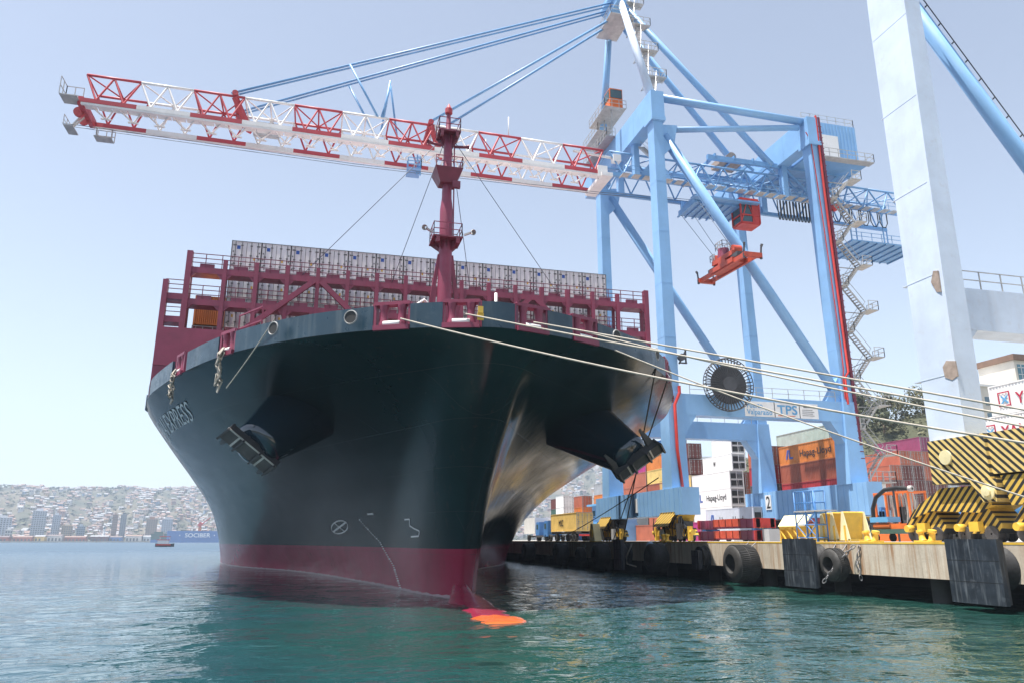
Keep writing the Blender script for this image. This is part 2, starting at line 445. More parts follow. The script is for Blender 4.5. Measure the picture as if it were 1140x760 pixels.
quay = thing('quay_wall', 'long rust streaked concrete quay wall with yellow painted top edge', 'quay', (QX, 60, 0))
mb = MB()
for k in range(-13, 33):
    y = 10 * k
    mb.box(QX, 33.2, y + 0.015, y + 9.985, 1.25, QZ)
mb.build('fascia', M['quay_concrete'], quay)
mb = MB(); mb.box(QX - 0.012, QX + 0.20, -130, 330, QZ - 0.10, QZ + 0.006); mb.build('edge_strip', M['yellow'], quay)
mb = MB(); mb.box(42, 42.6, -130, 330, -4, 3.0); mb.box(33.2, 42, -130, 330, 2.2, 3.0); mb.build('back_wall', M['dark_concrete'], quay)
for k in range(-8, 40):
    mb = MB(); mb.tube((33.0, 8 * k + 3, -4), (33.0, 8 * k + 3, 1.3), 0.5, 12); mb.build('pile', M['dark_concrete'], quay)

def smooth(x):
    x = max(0, min(1, x)); return x * x * (3 - 2 * x)
def lerp_tab(x, xs, ys):
    if x <= xs[0]: return ys[0]
    for a, b, c, d in zip(xs[:-1], xs[1:], ys[:-1], ys[1:]):
        if x <= b: return c + (d - c) * (x - a) / (b - a)
    return ys[-1]
def far_z(phi, r):
    ridge = lerp_tab(phi, [-40, -21, -16, -12, -8, -4, 5, 15, 21, 28, 45], [118, 134, 138, 141, 148, 152, 190, 255, 285, 260, 200])
    s = smooth((r - 1480) / 950) * 0.75 + 0.25 * max(0, min(1, (r - 1440) / 1000))
    bump = 10 * sin(phi * 1.1 + r * 0.004) + 7 * sin(phi * 2.7 - r * 0.007 + 1) + 3 * sin(phi * 6.1 + r * 0.013)
    return 2.0 + ridge * s + bump * min(1, max(0, (r - 1500) / 300)) * max(0.15, min(1, (2500 - r) / 500))
mb = MB(); vs = []; fs = []
PH = [-45 + 0.75 * i for i in range(133)]; RR = [1395, 1400, 1440, 1480] + [1520 + 50 * i for i in range(26)]
for p in PH:
    for r in RR:
        vs.append((r * sin(R(p)), r * cos(R(p)), -2 if r < 1398 else far_z(p, r)))
n = len(RR)
for i in range(len(PH) - 1):
    for j in range(n - 1):
        fs.append((i * n + j, i * n + j + 1, (i + 1) * n + j + 1, (i + 1) * n + j))
mb.add(vs, fs, 0, True); struct(mb.build('hills', M['hill']))

mb = MB(); vs = []; fs = []                                          # unseen hills added behind the viewer to darken reflections on the hull
PH = [84 + 4 * i for i in range(45)]; RR = [210, 216, 260, 320, 400, 520, 700, 950]
for p in PH:
    for r in RR:
        k = (120 + 30 * sin(p * .09) + 14 * sin(p * .31)) * smooth((r - 205) / 500)
        vs.append((r * sin(R(p)), r * cos(R(p)), -1 if r < 212 else 3 + k + 4 * sin(p * .8 + r * .03)))
n = len(RR)
for i in range(len(PH) - 1):
    for j in range(n - 1): fs.append((i * n + j, i * n + j + 1, (i + 1) * n + j + 1, (i + 1) * n + j))
mb.add(vs, fs, 0, True); struct(mb.build('hills', M['bank']))
def near_z(phi, r):
    return QZ - 0.4 + 34 * lerp_tab(phi, [20, 27, 30, 36, 40], [0, .45, .66, .72, 1.0]) * smooth((r - 176) / 62) + 14 * smooth((r - 300) / 250) + 1.5 * sin(phi * 0.9 + r * 0.05) * smooth((r - 190) / 40)
mb = MB(); vs = []; fs = []
PH = [18 + 1.2 * i for i in range(56)]; RR = [170 + 9 * i for i in range(14)] + [300 + 40 * i for i in range(12)]
for p in PH:
    for r in RR: vs.append((r * sin(R(p)), r * cos(R(p)), near_z(p, r)))
n = len(RR)
for i in range(len(PH) - 1):
    for j in range(n - 1):
        fs.append((i * n + j, i * n + j + 1, (i + 1) * n + j + 1, (i + 1) * n + j))
mb.add(vs, fs, 0, True); struct(mb.build('hillside', M['bank']))

# ------------------------------------------------------------------ hillside town across the bay
rs = random.Random(11)
HC = [('white', (0.56, 0.55, 0.53)), ('cream', (0.42, 0.36, 0.29)), ('brick', (0.32, 0.17, 0.12)), ('blue', (0.22, 0.30, 0.40)),
      ('ochre', (0.42, 0.28, 0.13)), ('pink', (0.42, 0.27, 0.24))]
ROOF = [(0.24, 0.16, 0.13), (0.30, 0.31, 0.33), (0.16, 0.13, 0.13)]
for nme, c in HC: M['house_' + nme] = paint('house_' + nme, c, 0.8, 0.12, 0.2)
for i, c in enumerate(ROOF): M['roof_%d' % i] = paint('house_roof_%d' % i, c, 0.8, 0.2, 0.3)
M['window_dark'] = paint('window_dark', (0.07, 0.08, 0.10), 0.3, 0.2)
def house_mesh(mb, x, y, z, w, d, h, rz, wall, roof, win):
    c, s = cos(rz), sin(rz)
    def T(a, b, k): return (x + a * c - b * s, y + a * s + b * c, z + k)
    P4 = [(-w / 2, -d / 2), (w / 2, -d / 2), (w / 2, d / 2), (-w / 2, d / 2)]
    vs = [T(a, b, -4) for a, b in P4] + [T(a, b, h) for a, b in P4]
    mb.add(vs, [(0, 1, 5, 4), (1, 2, 6, 5), (2, 3, 7, 6), (3, 0, 4, 7)], wall)
    e = 0.4; vs = [T(a * 1.06, b * 1.06, h) for a, b in P4] + [T(-w / 2 * 1.06, 0, h + 0.28 * d), T(w / 2 * 1.06, 0, h + 0.28 * d)]
    mb.add(vs, [(0, 1, 5, 4), (2, 3, 4, 5), (1, 2, 5), (3, 0, 4), (3, 2, 1, 0)], roof)
    for k in (-0.28, 0.22):
        vs = [T(w * k - 0.8, -d / 2 - 0.03, 0.45 * h), T(w * k + 0.8, -d / 2 - 0.03, 0.45 * h), T(w * k + 0.8, -d / 2 - 0.03, 0.8 * h), T(w * k - 0.8, -d / 2 - 0.03, 0.8 * h)]
        mb.add(vs, [(0, 1, 2, 3)], win)
spots = []
while len(spots) < 5200:
    p = rs.uniform(-27, 27); r = 1470 + 1000 * rs.random() ** 0.9
    if rs.random() < 0.30 * smooth((r - 1700) / 500) + (0.35 if p < -13 and r > 2000 else 0): continue
    if 3 * sin(p * 2.1 + r * 0.006) + 2 * sin(p * 5.3 - r * 0.011) + 1.5 * sin(p * 11 + r * .02) < -1.3: continue
    spots.append((r, p))
spots.sort()
protos = []
for i in range(12):
    nme = HC[(0, 0, 1, 0, 2, 3, 0, 4, 1, 5, 0, 1)[i]][0]
    mb = MB(); house_mesh(mb, 0, 0, 0, rs.uniform(6, 10), rs.uniform(6, 8), rs.uniform(3.5, 7.5), 0, 0, 1, 2)
    me_o = mb.build('town_house', [M['house_' + nme], M['roof_%d' % (i % 3)], M['window_dark']])
    tag(me_o, 'tiny hazy %s house low on the hillside above the far shore' % nme, 'house', 'small %s houses on the hillside across the bay' % nme)
    protos.append(me_o)
# the 300 houses that show largest stand by themselves, the rest of the slope is one object
vis = [s for s in spots if -21 < s[1] < -4.6 or 16.5 < s[1] < 21][:300]; vset = set(vis)
for i, (r, p) in enumerate(vis):
    o = protos[i % 12] if i < 12 else protos[i % 12].copy()
    if i >= 12: COL.objects.link(o)
    o.location = (r * sin(R(p)), r * cos(R(p)), far_z(p, r)); o.rotation_euler = (0, 0, -R(p) + rs.uniform(-0.5, 0.5))
mb = MB()
for r, p in spots:
    if (r, p) in vset: continue
    k = rs.choice((0, 0, 0, 1, 1, 2, 3, 4, 5))
    house_mesh(mb, r * sin(R(p)), r * cos(R(p)), far_z(p, r), rs.uniform(6, 11), rs.uniform(6, 9), rs.uniform(3.5, 8), -R(p) + rs.uniform(-0.6, 0.6), k, 6 + rs.randrange(3), 9)
o = mb.build('town', [M['house_' + n] for n, c in HC] + [M['roof_%d' % i] for i in range(3)] + [M['window_dark']])
o['kind'] = 'stuff'; o['label'] = 'pale houses packed over the hazy hills across the bay'
# scrub between the houses
mb = MB()
for i in range(5200):
    p = rs.uniform(-27, 27); r = rs.uniform(1440, 2450); z = far_z(p, r); x, y = r * sin(R(p)), r * cos(R(p)); q = rs.uniform(3, 8)
    vs = [(x + q * rs.uniform(-1, 1), y + q * rs.uniform(-1, 1), z + q * rs.uniform(0, 1.0)) for _ in range(9)]
    mb.add(vs, [(0, 1, 2), (3, 4, 5), (6, 7, 8), (0, 4, 8), (1, 5, 6), (2, 3, 7)])
o = mb.build('scrub', M['leaf_dark']); o['kind'] = 'stuff'; o['label'] = 'dark scrub and trees between the houses across the bay'

def tower_block(x, y, w, d, h, floors, cols, wall, band, label, name='apartment_tower', cyl=False):
    t = thing(name, label, 'building', (x, y, 1.5)); rz = atan2(-x, y)
    mb = MB(); c, s = cos(rz), sin(rz)
    def T(a, b, k): return (x + a * c - b * s, y + a * s + b * c, k)
    def bx(m, a0, a1, b0, b1, k0, k1, mi=0):
        vs = [T(a, b, k) for k in (k0, k1) for b in (b0, b1) for a in (a0, a1)]
        m.add(vs, [(0, 2, 3, 1), (4, 5, 7, 6), (0, 1, 5, 4), (2, 6, 7, 3), (0, 4, 6, 2), (1, 3, 7, 5)], mi)
    bx(mb, -w / 2, w / 2, -d / 2, d / 2, 1.5, h)
    m2 = MB(); bx(m2, -w / 4, w / 5, -d / 4, d / 4, h, h + 3.2); m2.build('roof_plant', band, t)
    m3 = mb
    for f in range(floors):
        z = 3 + (h - 4) * f / floors
        for k in range(cols):
            a = -w / 2 + w * (k + 0.2) / cols
            bx(m3, a, a + 0.6 * w / cols, -d / 2 - 0.05, -d / 2 + 0.1, z + 0.8, z + 0.72 * (h - 4) / floors, 1)
    mb.build('facade', [wall, M['window_dark']], t)
    m4 = MB()
    for f in range(floors + 1):
        z = 3 + (h - 4) * f / floors; bx(m4, -w / 2 - 0.15, w / 2 + 0.15, -d / 2 - 0.5, -d / 2 - 0.06, z - 0.25, z + 0.3)
    m4.build('balconies', band, t)
tower_block(-431, 1402, 20, 16, 50, 16, 6, M['house_white'], M['reefer_grey'], 'tallest pale apartment tower on the far shore, with ribbed sides')
tower_block(-407, 1408, 12, 12, 44, 14, 4, M['reefer_grey'], M['grey'], 'slim grey tower close beside the tallest one on the far shore')
tower_block(-482, 1402, 24, 14, 39, 12, 6, M['reefer_grey'], M['house_white'], 'broad grey apartment block seaward of the tallest tower on the far shore')
tower_block(-318, 1402, 8, 10, 45, 15, 3, M['house_brick'], M['house_cream'], 'narrow brown tower of a close brown and grey pair on the shore')
tower_block(-306, 1405, 9, 10, 45, 15, 3, M['grey'], M['window_dark'], 'narrow dark grey tower of a close brown and grey pair on the shore')
tower_block(-261, 1402, 17, 12, 38, 12, 5, M['house_cream'], M['house_brick'], 'cream apartment block behind the green end of the blue floating dock')
tower_block(-237, 1402, 17, 12, 38, 12, 5, M['reefer_grey'], M['grey'], 'grey apartment block behind the middle of the blue floating dock')
tower_block(-389, 1406, 16, 14, 27, 7, 5, M['house_ochre'], M['house_white'], 'low ochre block with tall bays between the towers of the far waterfront', 'waterfront_block')
tower_block(-372, 1420, 12, 14, 26, 7, 4, M['house_blue'], M['grey'], 'low blue grey block next to the ochre waterfront block', 'waterfront_block')
tower_block(-470, 1398, 10, 8, 20, 3, 3, M['house_white'], M['white'], 'small bright white shed before the broad grey apartment block', 'waterfront_shed')
t = thing('lighthouse', 'slim white lighthouse column on the far waterfront', 'lighthouse', (-330, 1392, 2))
mb = MB(); mb.lathe((-330, 1392, 2), (0, 0, 1), [(0, 2.6), (18, 1.5), (18.1, 2.2), (18.8, 2.2)], 12); mb.build('tower', M['white'], t)
mb = MB(); mb.lathe((-330, 1392, 20.8), (0, 0, 1), [(0, 1.3), (2.6, 1.3), (4.2, 0.1)], 10); mb.build('lantern', M['glass'], t)
mb = MB()
for k in range(-48, 30):
    p = k * 0.55; r = 1398
    x, y = r * sin(R(p)), r * cos(R(p)); mb.bar((x, y, 0.8), ((r) * sin(R(p + 0.56)), r * cos(R(p + 0.56)), 0.8), 8, 2.6)
struct(mb.build('shore', M['quay_concrete']))
wf = [('brown', 30, 5), ('yellow', 16, 5), ('rust', 22, 6), ('terracotta', 26, 6), ('yellow', 14, 7), ('white', 20, 8), ('rust', 30, 6), ('brown', 26, 7), ('blue', 18, 6), ('white', 24, 8), ('pale grey', 22, 7), ('orange', 14, 5), ('brown', 30, 6)]
x = -520
for i, (c, w, h) in enumerate(wf):
    mb = MB(); y = sqrt(1408 ** 2 - (x + w / 2) ** 2)
    mb.box(x, x + w, y, y + 14, 1, 2 + h, 0); mb.prism([(x - 0.6, y - 0.6, 2 + h), (x - 0.6, y + 14.6, 2 + h), (x - 0.6, y + 7, 4 + h)], (w + 1.2, 0, 0), 1)
    for k in range(int(w / 5)): mb.box(x + 1.5 + 5 * k, x + 4 + 5 * k, y - 0.08, y - 0.02, 1.5, 1 + 0.7 * h, 2)
    o = mb.build('waterfront_shed', [M['c_' + c] if c in CONT else M['house_white'], M['roof_%d' % (i % 3)], M['window_dark']], None, (x + w / 2, y + 7, 1))
    tag(o, 'low %s shed on the far waterfront, %s counting from the open sea' % (c, ORD[i + 1]), 'shed', 'sheds along the far waterfront')
    x += w + rs.uniform(1, 5)

# floating dock with its crane, and the launch crossing the bay
t = thing('floating_dock', 'long blue floating dock lying off the far shore', 'floating dock', (-180, 1255, 0))
def seg(a, b, z0, z1, d0, d1, m): m.box(a, b, 1250 + d0, 1250 + d1, z0, z1)
mb = MB(); seg(-232, -118, -1, 4, 0, 24, mb); seg(-210, -118, 4, 17, 0, 4, mb); seg(-210, -118, 4, 17, 20, 24, mb); mb.build('side_wall', M['c_blue'], t)
mb = MB(); seg(-232, -210.2, 4, 13, 1, 23, mb); seg(-229, -216, 13, 16, 5, 18, mb); mb.build('stern_house', M['c_dark green'], t)
mb = MB(); put_text(mb, 'SOCIBER', (-185, 1249.9, 7.5), (1, 0, 0), (0, 0, 1), 8.5, 0, 36, 0.3); mb.build('lettering', M['letter_white'], t)
for x in (-192, -143): mb = MB(); mb.prism([(x - .9, 1249.9, 10.4), (x, 1249.9, 9.2), (x + .9, 1249.9, 10.4), (x, 1249.9, 11.6)], (0, .05, 0)); mb.build('emblem', M['letter_white'], t)
t = thing('dock_crane', 'red and orange jib crane standing on the blue floating dock', 'crane', (-165, 1255, 17))
mb = MB(); mb.bar((-165, 1252, 17), (-165, 1252, 24), 4); mb.build('tower', M['orange'], t)
mb = MB(); mb.bar((-167, 1252, 24), (-163, 1252, 29), 5); mb.build('cab', M['red'], t)
mb = MB(); mb.bar((-163, 1252, 27), (-151, 1252, 37), 1.4); mb.build('jib', M['red'], t)
bx0, by0 = -72.9, 430.7
t = thing('launch', 'small red and white passenger launch crossing the bay', 'boat', (bx0, by0, 0))
mb = MB(); prof = [(-4.4, 0.9), (-2, 1.5), (1.5, 1.4), (3.6, 0.7), (4.6, 0.05)]
vs = []
for u, w in prof: vs += [(bx0 + u, by0 - w * 0.8, -0.3), (bx0 + u, by0 + w * 0.8, -0.3), (bx0 + u, by0 + w, 1.3 + 0.02 * u * u), (bx0 + u, by0 - w, 1.3 + 0.02 * u * u)]
fs = [(k * 4 + i, k * 4 + (i + 1) % 4, k * 4 + 4 + (i + 1) % 4, k * 4 + 4 + i) for k in range(4) for i in range(4)] + [(0, 1, 2, 3), (16, 19, 18, 17)]
mb.add(vs, fs); mb.build('hull', M['letter_black'], t)
mb = MB(); mb.box(bx0 - 3.4, bx0 + 1.8, by0 - 1.1, by0 + 1.1, 1.35, 3.3); mb.build('cabin', M['white'], t)
mb = MB(); mb.box(bx0 - 3.9, bx0 + 2.3, by0 - 1.4, by0 + 1.4, 3.3, 3.55); mb.box(bx0 - 2.6, bx0 + 2.2, by0 - 1.2, by0 + 1.2, 4.9, 5.2); mb.build('canopy', M['red'], t)
mb = MB()
for a in (-2.5, 2.1):
    for b in (-1.1, 1.1): mb.bar((bx0 + a, by0 + b, 3.5), (bx0 + a, by0 + b, 5), 0.12)
mb.tube((bx0 - 1, by0, 5.2), (bx0 - 1, by0, 7.4), 0.06); mb.build('posts', M['white'], t)
mb = MB(); mb.box(bx0 - 3.9, bx0 + 3.2, by0 - 1.62, by0 - 1.45, 0.75, 1.2); mb.build('rubbing_strake', M['red'], t)
# ------------------------------------------------------------------ the container ship
def pchip(xs, ys):
    h = [b - a for a, b in zip(xs[:-1], xs[1:])]; d = [(b - a) / k for a, b, k in zip(ys[:-1], ys[1:], h)]
    m = [0.0] * len(xs); m[0], m[-1] = d[0], d[-1]
    for i in range(1, len(xs) - 1):
        if d[i - 1] * d[i] > 0:
            w1, w2 = 2 * h[i] + h[i - 1], h[i] + 2 * h[i - 1]; m[i] = (w1 + w2) / (w1 / d[i - 1] + w2 / d[i])
    def f(x):
        x = min(max(x, xs[0]), xs[-1]); i = 0
        while i < len(h) - 1 and x > xs[i + 1]: i += 1
        t = (x - xs[i]) / h[i]
        return (2*t**3 - 3*t*t + 1)*ys[i] + (t**3 - 2*t*t + t)*h[i]*m[i] + (3*t*t - 2*t**3)*ys[i+1] + (t**3 - t*t)*h[i]*m[i+1]
    return f
XC, ZD, HB = 8.45, 13.5, 22.3
deck_y = pchip([0, .02, .06, .12, .25, .4, .53, .64, .74, .85, .95, 1.0], [35.0, 35.05, 35.2, 35.6, 36.8, 39, 41.8, 45, 49, 54.5, 61, 67])
wl_y = pchip([0, .02, .06, .15, .42, .77, .94, 1.0], [43.8, 44.4, 46.5, 58, 84, 103, 120, 134])
flare = pchip([-4, 0, 3, 6, 8, 10, 12, 13.5, 15], [1.02, 1, .93, .80, .65, .42, .16, 0, -.05])
full_q = pchip([0, .03, .10, .22, .40, .70, 1.0], [0, .35, .9, 1.0, .75, .2, 0])     # fuller shoulders between stem and mid-flare
full_z = pchip([-4, 0, 3, 6, 8, 10, 12, 13.5, 15], [0, 0, .07, .16, .21, .20, .11, 0, 0])
def hp(q, z):
    a = abs(q); return Vector((XC + q * HB, deck_y(a) + (wl_y(a) - deck_y(a)) * flare(z) * (1 - full_q(a) * full_z(z)), z))
def hull_normal(q, z):
    e = 0.004; n = (hp(q + e, z) - hp(q - e, z)).cross(hp(q, z + 0.05) - hp(q, z - 0.05)).normalized()
    return n
ship = thing('container_ship', 'huge dark green container ship with maroon boot topping moored bow first along the quay', 'ship', (XC, 35, 0))
qs = [0, .008, .02, .035, .055, .08] + [.08 + .92 * (i / 100) for i in range(1, 101)]
qs = [-q for q in reversed(qs)] + qs[1:]
zs = [-4 + 0.4 * i for i in range(10)] + [0.35 * i for i in range(0, 39)] + [ZD]
zs = sorted(set(round(z, 3) for z in zs))
mb = MB(); nq = len(qs); vs = []
for z in zs:
    vs += [hp(-1, z) + Vector((0, dy, 0)) for dy in (190, 60)] + [hp(q, z) for q in qs] + [hp(1, z) + Vector((0, dy, 0)) for dy in (60, 190)]
n = nq + 4; nz = len(zs)
mb.add(vs, [(k * n + i, k * n + i + 1, (k + 1) * n + i + 1, (k + 1) * n + i) for k in range(nz - 1) for i in range(n - 1)], 0, True)
mb.add([vs[(nz - 1) * n], vs[(nz - 1) * n + n - 1], vs[n - 1], vs[0]], [(0, 1, 2, 3)])
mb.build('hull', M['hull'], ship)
mb = MB(); top = [hp(q, ZD - 0.02) for q in qs]
dk = []
for k in range(nq // 2 + 1): dk += [top[k], top[nq - 1 - k]]
mb.add([dk[0] + Vector((0, 190, 0)), dk[1] + Vector((0, 190, 0))] + dk, [(2 * k, 2 * k + 1, 2 * k + 3, 2 * k + 2) for k in range(len(dk) // 2)])
mb.build('deck', M['maroon_dark'], ship)

# bulbous bow just breaking the surface, orange at its nose
m, t, b = nt('bulb_paint')
co = N(t, 'ShaderNodeTexCoord').outputs['Object']; sp = N(t, 'ShaderNodeSeparateXYZ'); t.links.new(co, sp.inputs[0])
yy = math(t, 'ADD', sp.outputs['Y'], math(t, 'MULTIPLY', noise(t, co, 1.5, 4), 0.8))
t.links.new(mix(t, math(t, 'GREATER_THAN', yy, -1.1), (0.56, 0.11, 0.03), (0.24, 0.02, 0.05)), b.inputs['Base Color']); b.inputs['Roughness'].default_value = 0.2
M['bulb'] = m
mb = MB(); st = [(29.9, -1.2, .05, .1), (30.2, -.35, .75, .8), (30.8, .03, 1.45, 1.6), (31.8, .05, 2.0, 2.1), (33, .04, 2.2, 2.4), (35, .02, 2.1, 2.6), (38, .05, 2.0, 2.7), (41, .30, 1.6, 2.9), (43, .55, 1.0, 3.2), (44.6, 1.0, .6, 3.6), (46, 1.6, .3, 4)]
fine = []
for (a0, a1, a2, a3), (e0, e1, e2, e3) in zip(st[:-1], st[1:]):
    for k in range(5): u = k / 5; fine.append((a0 + (e0 - a0) * u, a1 + (e1 - a1) * u, a2 + (e2 - a2) * u, a3 + (e3 - a3) * u))
NR = 64
for y, zt, w, h in fine:
    for i in range(NR):
        a = 2 * pi * i / NR; sx, cz = sin(a), cos(a); e = 0.62
        p = [XC - .75 * max(0, (44 - y) / 14) + w * (abs(sx) ** e) * (1 if sx > 0 else -1), y, zt - h + h * (abs(cz) ** e) * (1 if cz > 0 else -1)]
        p[2] += .09 * mnoise.noise((p[0] * 1.1, p[1] * 1.4, 3.3)) + .04 * mnoise.noise((p[0] * 3, p[1] * 3, 7.3)); mb.v.append(tuple(p))
for k in range(len(fine) - 1):
    for i in range(NR):
        mb.f.append([k * NR + i, (k + 1) * NR + i, (k + 1) * NR + (i + 1) % NR, k * NR + (i + 1) % NR]); mb.m.append(0); mb.sm.append(True)
mb.build('bulbous_bow', m, ship)

def deck_frame(q, z=ZD):
    p = hp(q, z); tg = (hp(q + .004, z) - hp(q - .004, z)); tg.z = 0; tg.normalize()
    return p, tg, Vector((tg.y, -tg.x, 0))            # point, tangent to port, outward normal
BULW = 14.75
def bulwark(q0, q1):
    mb = MB(); k = max(3, int(abs(q1 - q0) / .012))
    vs = []
    for i in range(k + 1):
        q = q0 + (q1 - q0) * i / k; p, tg, nn = deck_frame(q)
        zt = BULW + 0.12 * (1 - min(1, abs(q) * 3))
        a = p - nn * 0.03; c = a - nn * 0.16
        vs += [(a.x, a.y, ZD - .01), (a.x, a.y, zt), (c.x, c.y, zt), (c.x, c.y, ZD - .01)]
    fs = [(4 * i + j, 4 * i + 4 + j, 4 * i + 4 + (j + 1) % 4, 4 * i + (j + 1) % 4) for i in range(k) for j in range(4)]
    fs += [(0, 1, 2, 3), (4 * k + 3, 4 * k + 2, 4 * k + 1, 4 * k)]
    mb.add(vs, fs); return mb.build('bulwark', M['hull_top'], ship)
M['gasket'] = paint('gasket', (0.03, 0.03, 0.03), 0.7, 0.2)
M['hull_top'] = paint('bulwark_paint', (0.022, 0.054, 0.082), 0.35, 0.2, 0.7, 0.12, (0.25, 0.28, 0.28), 0.25)
FAIR = [-.785, -.625, -.235, -.085, .085, .235, .625, .785]
HW = {.785: .030, .625: .024, .235: .040, .085: .040}
edges = [-.985] + [x for f in FAIR for x in (f - HW[abs(f)], f + HW[abs(f)])] + [.985]
for a, c in zip(edges[::2], edges[1::2]): bulwark(a, c)
for s in (-1, 1):                                                  # straight bulwark running aft
    mb = MB(); x = XC + s * HB
    mb.box(min(x, x - s * .18), max(x, x - s * .18), 66, 120, ZD - .01, BULW); mb.build('bulwark', M['hull_top'], ship)
for q in FAIR:
    p, tg, nn = deck_frame(q); hw = 0.95 if abs(q) < .5 else 0.8
    up = Vector((0, 0, 1)); base = p - nn * 0.30
    mb = MB()
    mb.bar(base - tg * hw - up * -.08, base + tg * hw + up * .08, .75, .26)
    mb.bar(base - tg * hw + up * 1.38, base + tg * hw + up * 1.38, .5, .18)
    for s in (-1, 1): mb.bar(base + tg * s * hw, base + tg * s * hw + up * 1.4, .42, .2, 0, tg)
    f = mb.build('fairlead', M['maroon'], ship)
    for s in (-.48, .48):
        mb = MB(); b0 = base + nn * .05 + tg * s * hw / .95 + up * .2
        mb.lathe(b0, up, [(0, .26), (.12, .26), (.3, .2), (.8, .2), (1.0, .26), (1.1, .26)], 12); mb.build('roller', M['maroon'], f)
    mb = MB(); mb.tube(base + nn * .2 - tg * .45 + up * .3, base + nn * .2 + tg * .45 + up * .3, .15, 10); mb.build('roller', M['white'], f)
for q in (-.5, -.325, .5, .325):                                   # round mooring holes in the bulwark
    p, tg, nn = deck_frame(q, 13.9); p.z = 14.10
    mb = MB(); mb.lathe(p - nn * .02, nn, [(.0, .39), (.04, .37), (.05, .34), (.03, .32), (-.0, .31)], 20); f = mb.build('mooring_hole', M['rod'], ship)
    mb = MB(); mb.lathe(p - nn * .02, nn, [(.012, .33), (.010, .001)], 16); mb.build('opening', M['gasket'], f)  # flat dark disc stands in for the shade inside the hole

# name, draught dots and bow symbols lie on the plating
tab = []; q = -1.0; zt = 12.35
yline = [(hp(q, zt), q) for q in [-.5 - .0025 * i for i in range(201)]]
acc = 0; tab = [(0, yline[0][1])]
for (p, _), (c, q) in zip(yline[:-1], yline[1:]): acc += (p - c).length; tab.append((acc, q))
def q_at(s):
    for (a, qa), (c, qc) in zip(tab[:-1], tab[1:]):
        if s <= c: return qa + (qc - qa) * (s - a) / (c - a)
    return None
s_end = min(tab, key=lambda v: abs(v[1] + .785))[0]
vs, fs, w = letters('ITAJAI EXPRESS', 1.6)
def on_hull(x, y):
    s = s_end + (w - x) * 1.4; q = q_at(s); z = 11.95 + y * 0.62
    if q is None:
        p = hp(-1, z); return p + Vector((-.05, s - tab[-1][0], 0))
    return hp(q, z) + hull_normal(q, z) * (.05 if hull_normal(q, z).y < 0 else -.05)
mb = MB(); mb.add([on_hull(x, y) for x, y in vs], fs); mb.build('name_lettering', M['letter_white'], ship)
def hull_stroke(mb, pts, w=.10):
    pr = []
    for q, z in pts: 
        n = hull_normal(q, z); n = n if n.y < 0 else -n
        pr.append((hp(q, z) + n * .025, n))
    for (a, n), (c, _) in zip(pr[:-1], pr[1:]):
        d = (c - a).normalized(); s = d.cross(n) * w / 2
        mb.add([a - s, a + s, c + s, c - s], [(0, 1, 2, 3)])
mb = MB()
hull_stroke(mb, [(-.119, 4.5), (-.110, 4.5), (-.108, 4.1), (-.099, 3.9), (-.090, 3.75), (-.090, 3.45), (-.103, 3.42)], .09)
mb.build('bulb_mark', M['letter_white'], ship)
mb = MB(); ring = [(-.28 + .026 * cos(2 * pi * i / 24), 4.25 + .5 * sin(2 * pi * i / 24)) for i in range(25)]
hull_stroke(mb, ring, .10)
for a in (pi / 4, 3 * pi / 4): hull_stroke(mb, [(-.28 + .026 * cos(a), 4.25 + .5 * sin(a)), (-.28 - .026 * cos(a), 4.25 - .5 * sin(a))], .14)
mb.build('thruster_mark', M['letter_white'], ship)
mb = MB()
for i in range(34):
    f = i / 33; q = lerp_tab(f, [0, .35, .7, 1], [-.225, -.165, -.128, -.112]); z = 4.7 - 4.55 * f
    hull_stroke(mb, [(q, z), (q + .0035, z)], .055 if i % 5 else .10)
mb.build('draught_marks', M['letter_white'], ship)
mb = MB(); hull_stroke(mb, [(-.205, 5.05), (-.19, 5.05)], .12); mb.build('hull_mark', M['letter_white'], ship)

# anchor bolsters and anchors
M['bolster'] = paint('bolster_paint', (0.008, 0.026, 0.042), 0.07, 0.25, 0.4, spec=1.0)
for s in (-1, 1):
    b0 = Vector((XC + s * 9.4, 50.9, 11.6)); e = Vector((XC + s * 11.9, 46.9, 8.75)); ax = (e - b0).normalized(); L = (e - b0).length
    mb = MB(); mb.lathe(b0 - ax * 3.2, ax, [(0, 2.75), (1.6, 2.62), (3.2, 2.38), (3.2 + L * .5, 1.92), (3.2 + L * .9, 1.50), (3.2 + L, 1.42), (3.2 + L + .35, 1.3), (3.2 + L + .6, .95), (3.2 + L + .55, .55), (3.2 + L, .5), (3.2 + L - .5, .001)], 40)
    mb.build('anchor_bolster', M['bolster'], ship)
    tip = e + ax * .8
    dd = Vector((-s * 2.5, 1.0, -1.9)).normalized(); oth = ax.cross(dd).normalized()
    mb = MB(); mb.bar(tip - dd * 1.75, tip + dd * 1.75, .95, .55, 0, ax)
    for k in (-1.7, -.6, .6, 1.7): mb.bar(tip + dd * k - oth * .55 + ax * .1, tip + dd * k + oth * .55 + ax * .1, .12, .75, 0, ax)
    mb.tube(tip - ax * 2.2, tip, .28, 10)
    an = mb.build('anchor', M['dark_steel'], ship)
    for k in (-1.35, 1.35):
        mb = MB(); mb.bar(tip + dd * k + oth * .3, tip + dd * k * 1.05 - oth * 1.7 - ax * .7, .75, .35, 0, ax, .15, .1); mb.build('fluke', M['dark_steel'], an)
    mb = MB(); mb.bar(tip - dd * 1.78 + oth * .5 + ax * .29, tip + dd * 1.78 + oth * .5 + ax * .29, .10, .04, 0, ax)
    for k in (-.9, .9): mb.bar(tip + dd * k - oth * .48 + ax * .29, tip + dd * k + oth * .48 + ax * .29, .12, .03, 0, ax)
    mb.build('crown_edge', M['galv'], an)

